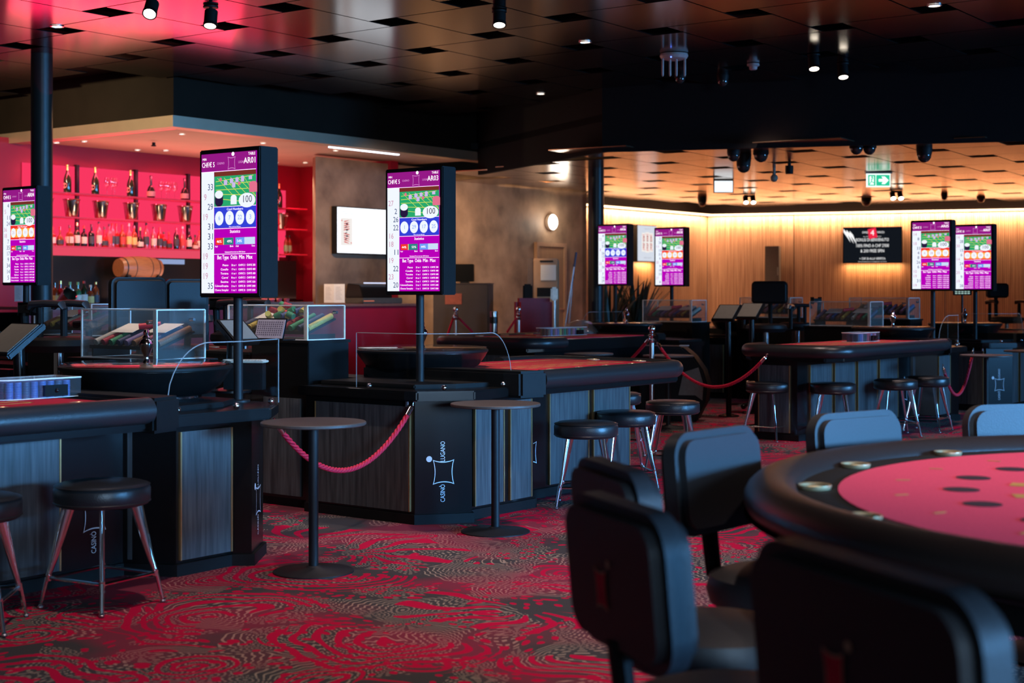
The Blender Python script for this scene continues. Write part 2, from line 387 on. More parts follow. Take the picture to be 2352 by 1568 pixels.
# concrete wall, door, wood walls
struct(sbprism('wall_left', [(13.58, -13.56), (19.72, -13.56), (19.72, -13.75), (13.72, -13.75)], 0, 3.05, concrete))
def slatwall():
    m = bpy.data.materials.new('oak_slat_wall'); m.use_nodes = True; nt = m.node_tree; L = nt.links
    p = nt.nodes['Principled BSDF']; p.inputs['Roughness'].default_value = 0.45
    tc = nt.nodes.new('ShaderNodeTexCoord'); w1 = nt.nodes.new('ShaderNodeTexWave'); w1.inputs['Scale'].default_value = 9; w1.inputs['Distortion'].default_value = 0.15
    w1.bands_direction = 'X'
    L.new(tc.outputs['Object'], w1.inputs[0])
    n = nt.nodes.new('ShaderNodeTexNoise'); mp = nt.nodes.new('ShaderNodeMapping'); mp.inputs['Scale'].default_value = (14, 14, .4); n.inputs['Scale'].default_value = 2.5
    L.new(tc.outputs['Object'], mp.inputs[0]); L.new(mp.outputs[0], n.inputs['Vector'])
    r = nt.nodes.new('ShaderNodeValToRGB'); r.color_ramp.elements[0].color = (0.24, 0.115, 0.065, 1); r.color_ramp.elements[1].color = (0.44, 0.25, 0.16, 1)
    r.color_ramp.elements[0].position = 0.3; r.color_ramp.elements[1].position = 0.7
    L.new(n.outputs['Fac'], r.inputs[0])
    mx = nt.nodes.new('ShaderNodeMix'); mx.data_type = 'RGBA'; mx.blend_type = 'MULTIPLY'; mx.inputs[0].default_value = 0.55
    L.new(r.outputs[0], mx.inputs[6]); L.new(w1.outputs['Color'], mx.inputs[7]); L.new(mx.outputs[2], p.inputs['Base Color'])
    bp = nt.nodes.new('ShaderNodeBump'); bp.inputs['Strength'].default_value = 0.4; bp.inputs['Distance'].default_value = 0.01
    L.new(w1.outputs['Fac'], bp.inputs['Height']); L.new(bp.outputs[0], p.inputs['Normal'])
    return m
slat = slatwall()
def wall_panels(name, p, q, z0, z1, joints):
    """wall along world line p->q as panels with joints, in its own frame so the slats follow it"""
    p = Vector((*p, 0)); q = Vector((*q, 0)); L = (q-p).length; M = frameM(p, q-p)
    b = MB(); js = [0]+joints+[L]
    for a, c in zip(js, js[1:]): b.box(a+.006, c-.006, 0, .12, z0, z1)
    o = b.build(name, slat, smooth=0); o.matrix_world = M; return struct(o)
cA = SB(19.72, -14.0); cB = SB(24.37, -14.0)
wall_panels('wall_back', cA, cB, 0, 2.72, [1.25])
dR = Vector((5.28, -1.95)).normalized(); eR = (cB[0]+dR.x*9, cB[1]+dR.y*9)
wall_panels('wall_right', cB, eR, 0, 2.72, [1.62, 4.3, 7.4])
struct(sbprism('wall_left', [(19.6, -13.56), (19.72, -13.56), (19.72, -14.1), (19.6, -14.1)], 0, 3.0, concrete))
# upper wall above cove + cove strips
b = MB()
for p_, q_ in ((cA, cB), (cB, eR)):
    P_ = Vector((*p_, 0)); Q_ = Vector((*q_, 0)); b.box(-.3, (Q_-P_).length+.35, .28, .4, 2.55, 3.2, frameM(P_, Q_-P_))
struct(b.build('trim_2', mat('dark_bronze', (0.007, 0.004, 0.004), 0.8, spec=.1), smooth=0))
cove = emis('warm_cove_light', (1.0, 0.62, 0.34), 6)
def cove_strip(p, q, lab, off=.1):
    p = Vector((*p, 0)); q = Vector((*q, 0)); M = frameM(p, q-p); L = (q-p).length
    t = MB(); t.box(0.05, L-.05, -off-.05, -off, 2.735, 2.765, M); tag(t.build('light_strip', cove, smooth=0), lab, 'light strip')
    o = area('cove_lamp', M @ Vector((L/2, -off-.02, 2.72)), M @ Vector((L/2, .12, 1.2)), L-.2, .03, 30*L, (1.0, 0.62, 0.34))
    o.rotation_euler = (M.to_3x3() @ Matrix.Rotation(math.radians(18), 3, 'X')).to_euler()
    o2 = area('cove_lamp_up', M @ Vector((L/2, -off-.02, 2.775)), M @ Vector((L/2, -3, 2.9)), L-.2, .03, 8*L, (1.0, 0.6, 0.33))
    o2.rotation_euler = (M.to_3x3() @ Matrix.Rotation(math.radians(100), 3, 'X')).to_euler()
cove_strip(cA, cB, 'warm glowing light strip along the top of the left wood wall')
cove_strip(cB, eR, 'warm glowing light strip along the top of the right wood wall')
# columns
def column(px, d, r, ztop, lab):
    b = MB(); b.lathe([(r, 0), (r, ztop)], 32, Matrix.Translation(((px-1176)*d/F, d, 0)))
    return tag((b.build("column", mat('dark_column', (0.014, 0.014, 0.013), 0.4, spec=.3, nscale=3))), lab, 'column')
column(96, 14.1, 0.101, 3.58, 'dark round column beside the shelves of the red bar')
column(1369, 19.0, 0.103, 2.95, 'dark round column between the concrete wall and the wood lined room')

# ================================================================ ROULETTE TABLES
logo_white = mat('white_print', (0.75, 0.8, 0.85), 0.5, noise=0.02)
def brand_logo(parent, origin, normal, h=0.34):
    n = Vector(normal).normalized(); x = Vector((0, 0, 1)).cross(n)
    M = frameM(Vector(origin)+n*.004, x); b = MB(); k = h/.34
    ring_poly(b, star(.062*k, .07*k), 0.09, M)
    disc(b, -.083*k, .075*k, .017*k, .017*k, M)
    put_text(b, 'CASIN\u00d2', .008*k, -.17*k, .038*k, M, align='l', vert=True, font_w=.10*k)
    put_text(b, 'LUGANO', .008*k, .058*k, .038*k, M, align='l', vert=True, font_w=.115*k)
    return b.build('emblem', logo_white, parent, smooth=0, merge=False)
def gaming_table(label, e0, dr, railb, f, L, rail_e0, glass, wheel, fe=.94, Wd=1.35):
    def T(e, bo): return SB(e0+dr*e, railb-f*bo)
    O = T(1.0, .9); t = thing('roulette_table', label, 'gaming table', (O[0], O[1], 0), 0, None)
    def R(e, bo): p = T(e, bo); return (p[0]-O[0], p[1]-O[1])
    def P(name, pts, z0, z1, m, bevel=0, smooth=0):
        b = MB(); b.prism([R(*q) for q in pts], z0, z1); return b.build(name, m, t, bevel, smooth)
    body = [(0, .33), (.26, .13), (.32, .21), (fe, .2), (fe+.12, .43), (L-.1, .43), (L-.1, Wd-.1), (1.2, Wd-.1), (1.2, 1.6), (.42, 1.6), (.42, 1.19), (0, 1.19)]
    P('body', body, 0.05, .70, blackp)
    P('plinth', [(-.015, .32), (.26, .11), (.33, .19), (fe+.01, .18), (fe+.13, .41), (L-.085, .41), (L-.085, Wd-.09), (1.2, Wd-.09), (1.2, 1.6), (.43, 1.6), (.43, 1.19), (-.015, 1.19)], 0, .055, blackm)
    # wood panels + trims
    def panel(p, q, z0=.07, z1=.66, trim=True):
        a = Vector((*R(*p), 0)); c = Vector((*R(*q), 0)); d = (c-a).normalized(); cen = Vector((*R(1.2, .95), 0))
        n = Vector((d.y, -d.x, 0)); 
        if n.dot(a-cen) < 0: n = -n
        b = MB(); b.prism([tuple(v.xy) for v in (a, c, c+n*.012, a+n*.012)], z0, z1); b.build('wood_panel', woodpanel, t, smooth=0)
        if trim:
            b = MB()
            for v in (a, c):
              b = MB(); b.prism([tuple(w_.xy) for w_ in (v-d*.004, v+d*.004, v+d*.004+n*.016, v-d*.004+n*.016)], z0, z1)
              b.build('gold_trim', goldtrim, t, smooth=0)
        return a, c, n
    panel((0, .36), (0, 1.1))
    if fe > .9: panel((.37, .205), (.64, .205)); panel((.70, .203), (.91, .203))
    else: panel((.33, .205), (fe-.02, .203)); panel((fe+.015, .235), (fe+.11, .41), trim=False)
    step = .5; e = fe+.47
    while e < L-.5: panel((e, .43), (e+step-.06, .43)); e += step
    panel((L-.1, .5), (L-.1, Wd-.15))
    a = Vector((*R(.03, .305), 0)); c = Vector((*R(.23, .155), 0)); d = (c-a).normalized(); n = Vector((d.y, -d.x, 0))
    if n.dot(a-Vector((*R(1.2, .95), 0))) < 0: n = -n
    m_ = (a+c)/2; brand_logo(t, (m_.x, m_.y, .29), n)
    a = Vector((*R(fe+.28, .43), 0)); n = Vector((UY*f, -UX*f, 0)); brand_logo(t, (a.x, a.y, .29), n)
    # wheel slab
    P('wheel_shelf', [(-.07, .35), (-.05, .27), (.2, .06), (.33, .07), (rail_e0, .1), (rail_e0, 1.62), (.40, 1.62), (.40, 1.195), (-.07, 1.195)], .695, .75, blackp, .008)
    P('wheel_housing', [(.10, .42), (.3, .28), (rail_e0-.02, .2), (rail_e0-.02, 1.6), (.42, 1.6), (.42, 1.17), (.1, 1.17)], .75, .775, blackm, .006)
    P('rail_end_block', [(rail_e0-.16, .0), (rail_e0+.03, -.055), (rail_e0+.03, Wd), (rail_e0-.16, Wd)], .69, .845, blackm, .015)
    # table top, rail, felt
    P('table_top', [(rail_e0, 0), (L-.12, 0), (L, .12), (L, Wd-.12), (L-.12, Wd), (rail_e0, Wd)], .70, .822, blackp, .01)
    pts = [(rail_e0+.02, 0)]
    rc = .22
    for k in range(9):
        a_ = PI/2*k/8; pts.append((L-rc+rc*math.sin(a_), rc-rc*math.cos(a_)))
    for k in range(9):
        a_ = PI/2*k/8; pts.append((L-rc+rc*math.cos(a_), Wd-rc+rc*math.sin(a_)))
    pts.append((L-rc-.25, Wd))
    b = MB(); b.tube([(*R(*q), .79) for q in pts], .058, 16); b.build('padded_rail', leather, t)
    P('felt', [(rail_e0+.12, .10), (L-.2, .10), (L-.09, .2), (L-.09, Wd-.25), (L-.2, Wd-.12), (rail_e0+.12, Wd-.12)], .8222, .828, felt)
    # layout lines
    b = MB()
    for i in range(8):
        e1 = rail_e0+.35+i*(L-rail_e0-.6)/7
        b.prism([R(e1, .35), R(e1+.012, .35), R(e1+.012, min(.95, Wd-.3)), R(e1, min(.95, Wd-.3))], .8282, .829)
    for bo in (.35, .45, .55, min(.95, Wd-.3)): b.prism([R(rail_e0+.35, bo), R(L-.25, bo), R(L-.25, bo+.012), R(rail_e0+.35, bo+.012)], .8282, .829)
    b.build('bet_layout', mat('felt_print_yellow', (0.6, 0.32, 0.06), 0.8), t, smooth=0, merge=False)
    for i in range(4):
        e1 = rail_e0+.3+i*(L-rail_e0-.5)/4; b = MB()
        x, y = R(e1, .1); b.lathe([(.028, .828), (.046, .830), (.047, .836), (.04, .838), (.036, .832), (.001, .831)], 18, Matrix.Translation((x, y, 0))); b.build('cup_holder', brass, t)
    for i in range(2):
        b = MB(); x, y = R(L-.13, .3+i*.38); b.lathe([(.028, .828), (.046, .830), (.047, .836), (.04, .838), (.036, .832), (.001, .831)], 18, Matrix.Translation((x, y, 0))); b.build('cup_holder', brass, t)
    # glass screen
    g = glass; path = [Vector((*R(*q), 0)) for q in g]
    segs = []; tot = 0
    dense = [path[0]]
    for p, q in zip(path, path[1:]):
        nseg = max(2, int((q-p).length/.02))
        for i in range(1, nseg+1): dense.append(p+(q-p)*i/nseg)
    cum = [0]
    for p, q in zip(dense, dense[1:]): cum.append(cum[-1]+(q-p).length)
    def htop(c):
        r = .24; hh = .31
        if c >= r: return 1.07
        return 1.07-hh+.0+hh*math.sqrt(max(0, 1-((r-c)/r)**2)) if c < r else 1.07
    b = MB(); eb = MB(); n = len(dense); vs = []; fs = []
    tops = []
    for i, p in enumerate(dense):
        d = (dense[min(i+1, n-1)]-dense[max(0, i-1)]).normalized(); nn = Vector((d.y, -d.x, 0))*.003
        zt = max(.765, htop(cum[i])); tops.append(p+Vector((0, 0, zt)))
        vs += [p+nn+Vector((0, 0, .755)), p-nn+Vector((0, 0, .755)), p+nn+Vector((0, 0, zt)), p-nn+Vector((0, 0, zt))]
    for i in range(n-1):
        k = 4*i; fs += [(k, k+4, k+6, k+2), (k+1, k+3, k+7, k+5), (k+2, k+6, k+7, k+3)]
    b.add(vs, fs); gl = b.build('glass_screen', clear, t, smooth=30)
    eb.tube([dense[0]+Vector((0, 0, .755))]+tops+[dense[-1]+Vector((0, 0, .755))], .0024, 6); eb.build('glass_edge', tintg, gl)
    for c_ in (.1, .5, .92):
        b = MB(); p = dense[int((n-1)*c_)]; b.sphere((p.x, p.y, .768), .016, 12); b.build('clamp_knob', chrome, gl)
    # rope hook
    x, y = R(-.03, .36); b = MB(); b.tube([(x, y, .66), (x, y, .69)], .012, 8); b.build('rope_hook', chrome, t)
    wx, wy = SB(*wheel); roulette_wheel(wx-O[0], wy-O[1], .775, t)
    return T
def roulette_wheel(x, y, z, par):
    b = MB(); b.lathe([(.25, 0), (.25, .015), (.24, .02), (.30, .03), (.36, .07), (.40, .125), (.414, .15), (.412, .168), (.400, .172), (.385, .165), (.33, .12), (.0001, .11)], 56); t = b.build('roulette_wheel', blackp, par, loc=(x, y, z))
    b = MB(); b.lathe([(.252, .006), (.268, .012), (.268, .022), (.252, .026), (.252, .006)], 48); b.build('base_ring', chrome, t)
    b = MB(); b.lathe([(.413, .150), (.419, .155), (.419, .166), (.411, .170), (.413, .150)], 56); b.build('rim', blackm, t)
    b = MB(); b.lathe([(.30, .125), (.31, .14), (.25, .135), (.12, .15), (.0001, .155)], 48); b.build('rotor', mat('rotor_wood', (0.10, 0.05, 0.03), 0.25, nscale=10, noise=.3), t)
    b = MB(); b.lathe([(.001, .176), (.40, .176), (.409, .174), (.409, .181), (.40, .183), (.001, .183)], 56); b.build('clear_cover', cover, t)
    b = MB(); b.lathe([(.02, .183), (.012, .20), (.014, .215), (.024, .235), (.034, .26), (.036, .275), (.028, .29), (.018, .298), (.02, .305), (.013, .315), (.016, .33), (.010, .343), (.0001, .347)], 24); b.build('spindle', chrome, t)
    return t
gA = [(.76, .15), (.33, .11), (-.02, .24)]
gB = [(.65, .14), (.33, .10), (.2, .1), (-.03, .3), (-.03, .75)]
gaming_table('roulette table at the left front, padded rail running out of the left frame edge', 5.12, -1, -5.15, 1, 2.9, .96, gA, (4.70, -5.86), .66)
gaming_table('roulette table in the picture centre with a rope hooked to its wood end', 6.27, 1, -5.15, 1, 2.42, .71, gB, (7.12, -6.16), .94, 1.25)
gaming_table('roulette table at the right with a padded corner above the four stools', 15.1, -1, -5.45, 1, 3.4, .95, gA, (14.49, -6.14), .66, .95)
gaming_table('roulette table at the far right below the AR07 screen', 16.06, 1, -5.4, 1, 2.6, .75, gB, (16.95, -6.3))
gaming_table('roulette table behind the centre rope post, its red felt seen edge-on', 15.1, -1, -10.1, -1, 3.25, .95, gA, (14.49, -9.40), .66)
gaming_table('roulette table at the back in front of the spiky plants', 16.06, 1, -10.1, -1, 2.6, .75, gB, (16.95, -9.2))
gaming_table('roulette table at the far left edge below the AR04 screen', 6.27, 1, -10.45, -1, 2.42, .71, gB, (7.15, -9.5))
# ================================================================ DISPLAYS
E_mag = emis('screen_magenta', (0.42, 0.0, 0.42), 1.15); E_mag2 = emis('screen_plum', (0.30, 0.01, 0.24), 1.0)
E_white = emis('screen_white', (0.85, 0.9, 1.0), 1.05); E_txt = emis('screen_text_white', (1, 0.93, 1), 1.6)
E_num = emis('screen_number_dark', (0.03, 0.06, 0.18), 1.0); E_pink = emis('screen_number_pink', (0.62, 0.3, 0.42), 1.0)
E_green = emis('screen_green', (0.02, 0.36, 0.14), 1.1); E_dk = emis('screen_dark', (0.02, 0.01, 0.05), 1.0)
E_blue = emis('screen_blue', (0.03, 0.05, 0.62), 1.1); E_red = emis('screen_red', (0.75, 0.03, 0.02), 1.2); E_or = emis('screen_orange', (1.0, 0.42, 0.06), 1.1)
E_teal = emis('screen_teal', (0.02, 0.22, 0.2), 1.1); E_lb = emis('screen_light_blue', (0.15, 0.32, 0.85), 1.1); E_pale = emis('screen_pale_blue', (0.6, 0.75, 0.95), 1.0)
E_chip = emis('screen_chip_lilac', (0.55, 0.45, 0.75), 1.1); E_chipr = emis('screen_chip_red', (0.7, 0.15, 0.25), 1.1); E_yel = emis('screen_yellow', (0.7, 0.75, 0.1), 1.1)
E_brown = emis('screen_brown', (0.18, 0.03, 0.02), 1.0); E_lil = emis('screen_logo_lilac', (0.75, 0.3, 0.7), 1.1)
def display(px, d, name, minv, nums, balls, blue, stats, label, ztop=None, h=.75, zb=.75, detail=True):
    x, y = (px-1176)*d/F-.06*UX, d-.06*UY
    t = thing('information_display', label, 'screen', (x, y, zb), RZ, None)
    z0 = 1.3-zb; z0 = z0+0.0
    z0 = (HC-(0)*1) - zb + zoff_lookup(px, d); D = .125; Wd = .45
    M = Matrix.Identity(4)
    b = MB(); b.box(-Wd/2, Wd/2, 0, D, z0, z0+h); b.build('cabinet', blackm, t, .006, 0)
    b = MB(); b.tube([(0, .06, 0), (0, .06, z0+.02)], .024, 16); b.lathe([(.06, 0), (.06, .008), (.03, .012)], 20, Matrix.Translation((0, .06, 0))); b.build('pole', darkmetal, t)
    w = .404; hh = .705; x0 = -w/2; zb_ = z0+.022; zt = zb_+hh
    b = MB(); b.box(-w/2, w/2, -.004, .001, zb_, zt); scr = b.build('screen', E_mag, t, smooth=0)
    yy = -.0045
    def Z(v): return zt-v*hh         # v: 0 top .. 1 bottom
    def X(u): return x0+u*w
    y1, y2, y3, y4 = yy-.0005, yy-.001, yy-.0015, yy-.002
    def part(nm, m, fn):
        bb = MB(); fn(bb); return bb.build(nm, m, scr, smooth=0, merge=False)
    part('header', E_mag2, lambda q: rect(q, X(0), X(1), Z(.125), Z(0), M, y1))
    part('number_strip', E_white, lambda q: rect(q, X(0), X(.235), Z(1), Z(.13), M, y1))
    # photo of chips on a table
    part('photo', E_green, lambda q: rect(q, X(.24), X(1), Z(.38), Z(.15), M, y1))
    part('photo_band', E_brown, lambda q: rect(q, X(.24), X(1), Z(.165), Z(.132), M, y2))
    def lines(q):
        for k in range(5):
            for (a0, c0, a1, c1) in ((.27, .2+.03*k, .95-.05*k, .17+.045*k), (.3+.12*k, .175, .62+.13*k, .32)):
                q.add([(X(a0), y2, Z(c0)), (X(min(1, a1)), y2, Z(c1)), (X(min(1, a1)), y2, Z(c1+.004)), (X(a0), y2, Z(c0+.004))], [(0, 1, 2, 3)])
    part('photo_lines', E_yel, lines)
    def stacks(q, which):
        L_ = [(.45, .215, .03, .03), (.56, .205, .03, .028), (.66, .2, .028, .028), (.60, .235, .03, .03), (.76, .195, .028, .035), (.9, .19, .03, .02)] if which == 0 else [(.95, .26, .07, .06), (.36, .19, .02, .02), (.7, .225, .02, .02)]
        for (cx, cz, r, hgt) in L_:
            rect(q, X(cx-r), X(cx+r), Z(cz+hgt/2), Z(cz-hgt/2), M, y3); disc(q, X(cx), Z(cz-hgt/2), r*w, r*w*.4, M, y4)
    part('photo_chips', E_chip, lambda q: stacks(q, 0)); part('photo_chips', E_chipr, lambda q: stacks(q, 1))
    part('photo_chips', E_dk, lambda q: (disc(q, X(.33), Z(.35), .075*w, .045*w*1.2, M, y3), rect(q, X(.255), X(.405), Z(.35), Z(.30), M, y3)))
    part('photo_chips', E_white, lambda q: (disc(q, X(.33), Z(.295), .075*w, .05*w, M, y4), disc(q, X(.84), Z(.345), .15*w, .09*w, M, y4), disc(q, X(.6), Z(.325), .055*w, .04*w, M, y4), rect(q, X(.545), X(.655), Z(.37), Z(.325), M, y4)))
    if detail: part('photo_number', E_dk, lambda q: put_text(q, '100', X(.84), Z(.36), .05, M, y4-.0004))
    # lucky numbers panel
    pc = E_blue if blue else E_red
    part('ball_panel', pc, lambda q: rect(q, X(.24), X(1), Z(.535), Z(.385), M, y1))
    if not blue: part('ball_glow', E_or, lambda q: rect(q, X(.25), X(1), Z(.515), Z(.42), M, y2))
    part('balls', E_white, lambda q: [disc(q, X(.335+k*.188), Z(.465), .032, .036, M, y3) for k in range(4)])
    if detail: part('ball_numbers', E_lb if blue else E_pink, lambda q: [put_text(q, str(v), X(.335+k*.188), Z(.478), .032, M, y4) for k, v in enumerate(balls)])
    # statistics
    part('statistic_bar', E_red, lambda q: rect(q, X(.26), X(.40), Z(.655), Z(.605), M, y1))
    part('statistic_bar', E_teal, lambda q: rect(q, X(.42), X(.59), Z(.655), Z(.605), M, y1))
    part('statistic_bar', E_yel, lambda q: rect(q, X(.405), X(.418), Z(.655), Z(.605), M, y1))
    part('statistic_bar', E_lb, lambda q: rect(q, X(.63), X(.79), Z(.655), Z(.605), M, y1))
    part('statistic_bar', E_pale, lambda q: rect(q, X(.79), X(.98), Z(.655), Z(.605), M, y1))
    def lettering(q):
        put_text(q, 'MIN', X(.02), Z(.045), .017, M, y2, 'l'); put_text(q, minv, X(.01), Z(.095), .036, M, y2, 'l', font_w=.095)
        put_text(q, 'TABLE', X(.985), Z(.028), .02, M, y2, 'r', font_w=.05); put_text(q, name, X(.985), Z(.085), .042, M, y2, 'r', font_w=.083)
        disc(q, X(.585), Z(.012), .01, .01, M, y2)
        for v in (.128, .382, .538, .72): rect(q, X(.24 if v > .2 else 0), X(1), Z(v+.003), Z(v), M, y3)
        put_text(q, 'Cool Numbers' if blue else 'Hot Numbers', X(.62), Z(.41), .016, M, y3, font_w=.12)
        put_text(q, 'Wins in the Last 300 Spins', X(.62), Z(.532), .008, M, y3)
        put_text(q, 'Statistics', X(.62), Z(.572), .022, M, y2, font_w=.075)
        put_text(q, stats[0], X(.33), Z(.64), .019, M, y2, font_w=.036); put_text(q, stats[1], X(.52), Z(.64), .019, M, y2, font_w=.036); put_text(q, stats[2], X(.70), Z(.64), .019, M, y2, font_w=.036)
        for u_, s_ in ((.28, 'Red'), (.56, 'Black'), (.66, 'Odd'), (.95, 'Even')): put_text(q, s_, X(u_), Z(.672), .012, M, y2)
        put_text(q, 'Calculated From the Last 300 Games', X(.62), Z(.712), .010, M, y2, font_w=.15)
        for u_, s_, fw in ((.40, 'Bet Type', .085), (.60, 'Odds', .05), (.74, 'Min', .04), (.88, 'Max', .045)): put_text(q, s_, X(u_), Z(.758), .029, M, y2, font_w=fw)
        rows = [('Pieno', '35 to 1', '200'), ('Cavallo', '17 to 1', '400'), ('Terzina', '11 to 1', '600'), ('Carre\'', '8 to 1', '800'), ('Sestina', '5 to 1', '1200'), ('Colonna/Dozzina', '2 to 1', '2400'), ('Chance Semplici', '1 to 1', '3000')]
        for k, (a, o_, mx_) in enumerate(rows):
            z = Z(.808+k*.0295); k2 = '5' if k < 5 else '50'
            put_text(q, a, X(.50), z, .015, M, y2, 'r', font_w=min(.1, .0075*len(a)+.005)); put_text(q, o_, X(.60), z, .014, M, y2, font_w=.035)
            put_text(q, 'CHF/\u20ac '+k2, X(.745), z, .014, M, y2, font_w=.05); put_text(q, 'CHF/\u20ac '+mx_, X(.91), z, .014, M, y2, font_w=.062)
    part('lettering', E_txt, lettering)
    def logo(q):
        ring_poly(q, star(.028, .032), .1, M, y2, X(.56), Z(.075)); put_text(q, 'CASINO', X(.36), Z(.08), .016, M, y2, font_w=.055); put_text(q, 'LUGANO', X(.75), Z(.08), .016, M, y2, font_w=.055)
    part('emblem', E_lil, logo)
    def numcol(q, pink):
        for v, s_, p_ in nums:
            if p_ == pink: put_text(q, s_, X(.07) if pink else X(.165), Z(v+.02), .046, M, y2, font_w=.021*len(s_))
    part('numbers', E_num, lambda q: numcol(q, 0)); part('numbers', E_pink, lambda q: numcol(q, 1))
    return t
_z = {547: 683, 965: 677, 60: 655, 2143: 668, 2240: 668, 1413: 656, 1543: 658}
def zoff_lookup(px, d): return -(_z[px]-HZ)*d/F
def seq(L, v0=.24, v1=.95):
    n = len(L); return [(v0+(v1-v0)*i/(n-1), a.rstrip('p'), 1 if a.endswith('p') else 0) for i, a in enumerate(L)]
display(547, 7.48, 'AR01', 'CHF/\u20ac 5', seq('33 9p 29 19p 31 31 33 19p 19p 19p 35'.split()), (6, 7, 22, 3), True, ('46%', '49%', '54%'), 'information screen reading AR01 on a black pole, the tallest in the picture')
display(965, 8.78, 'AR03', 'CHF/\u20ac 5', seq('27p 2 26 22 16p 18p 11 19p 22 23p 20'.split(), .26), (1, 29, 17, 25), True, ('44%', '53%', '44%'), 'information screen reading AR03 on a black pole above the centre wheel')
display(60, 11.3, 'AR04', 'CHF/\u20ac 5', seq('4 5p 11 24 36p 18p 7 35 17 9 34 14 5'.split(), .17), (21, 13, 11, 16), False, ('46%', '51%', '43%'), 'information screen reading AR04 at the left frame edge beside the column')
display(2143, 15.7, 'AR05', 'CHF/\u20ac 5', seq('14p 8 18p 33 4 8 26 6 10p 19p 31 19p'.split(), .18), (4, 28, 32, 15), False, ('43%', '54%', '49%'), 'information screen reading AR05, left of the right-hand pair')
display(2240, 16.7, 'AR07', 'CHF/\u20ac 10', seq('16p 28 30p 15 6 14p 24 2 20p 9 19p 28'.split(), .17), (12, 5, 30, 8), False, ('47%', '50%', '44%'), 'information screen reading AR07, right of the right-hand pair')
display(1413, 18.05, 'AR06', 'CHF/\u20ac 5', seq('4 22p 17 31 8p 26 13 2 25p 36 21p 7 16 29'.split(), .17), (0, 13, 22, 36), True, ('45%', '51%', '48%'), 'information screen reading AR06 beside the dark centre column')
display(1543, 18.75, 'AR08', 'CHF/\u20ac 10', seq('2 26 11p 15 31 6 20p 9 18 33 27p 4'.split(), .17), (8, 17, 24, 30), False, ('49%', '48%', '45%'), 'information screen reading AR08 in front of the playing card poster screen')
# ================================================================ STOOLS
def make_stool(label):
    t = thing('bar_stool', label, 'stool', (0, 0, 0), 0, 'low round stools at the gaming tables')
    b = MB(); b.lathe([(.001, .418), (.17, .418), (.188, .424), (.196, .44), (.197, .485), (.19, .502), (.17, .512), (.001, .516)], 40); b.build('seat', leather, t, smooth=50)
    b = MB(); b.lathe([(.1965, .432), (.1985, .435), (.1965, .438)], 40); b.lathe([(.1925, .499), (.196, .502), (.191, .505)], 40); b.build('piping', leather, t)
    for k in range(4):
        a = PI/2*k; M = Matrix.Rotation(a, 4, 'Z'); b = MB()
        # tapered flat leg, wide at the top, ends in a thin tube
        p0 = Vector((.125, 0, .418)); p1 = Vector((.215, 0, .13)); p2 = Vector((.245, 0, .012))
        vs = []; nn = 14                        # radial fin: broad in the radial direction, rounded edges
        for (cx, cz, hr, ht) in ((.135, .418, .028, .011), (.166, .30, .021, .0105), (.192, .20, .015, .010), (p1.x, p1.z, .011, .0095)):
            for q in range(nn): an = 2*PI*q/nn; vs.append((cx+hr*math.cos(an), ht*math.sin(an), cz))
        b.add(vs, [(i*nn+q, i*nn+(q+1) % nn, (i+1)*nn+(q+1) % nn, (i+1)*nn+q) for i in range(3) for q in range(nn)]+[tuple(range(nn))], M)
        b.tube([p1+Vector((0, 0, .01)), p2], [.010, .0085], 10, M); b.sphere((p2.x+.001, 0, .01), .0105, 10, 1, M)
        leg = b.build('leg', chrome, t)
        b = MB(); b.sphere((p2.x+.001, 0, .008), .013, 10, .6, M); b.build('foot_cap', steel, leg)
    b = MB(); z = .125
    for k in range(4):
        a = PI/2*k; a2 = a+PI/2; r = .214
        p = Vector((r*math.cos(a), r*math.sin(a), z)); q = Vector((r*math.cos(a2), r*math.sin(a2), z))
        b.tube([p, q], .0075, 8); b.lathe([(.001, -.012), (.013, -.012), (.013, .012), (.001, .012)], 10, Matrix.Translation(p))
    b.build('footrest', chrome, t); return t
stool0 = make_stool('round black stool with chrome legs in front of the left table, whole in view')
ST = [(235, 6.16, -75, None), (-70, 5.75, -40, 'round black stool cut off by the left frame edge'),
      (1346, 9.05, -50, 'round black stool nearest the camera of the group at the centre table'),
      (1438, 9.85, -35, 'round black stool behind the nearest one at the centre table'),
      (1545, 10.8, -60, 'round black stool right of its neighbours at the centre table, seen above a chair back'),
      (1415, 11.7, -70, 'round stool of which only the top edge shows behind the centre table stools'),
      (1765, 13.1, -83, 'round black stool at the left end of the right table, leftmost of its four'),
      (1913, 12.95, -60, 'round black stool at the right table, second from the left, below its padded corner'),
      (2057, 13.5, -40, 'round black stool at the right table with a wide splayed chrome leg to its right'),
      (2131, 13.95, -80, 'round black stool rightmost of the four at the right table')]
for i, (px, d, a, lab) in enumerate(ST):
    loc = ((px-1176)*d/F, d, 0); rz = math.radians(a)
    if i == 0: stool0.location = loc; stool0.rotation_euler = (0, 0, rz)
    else: dup(stool0, loc, rz, lab)
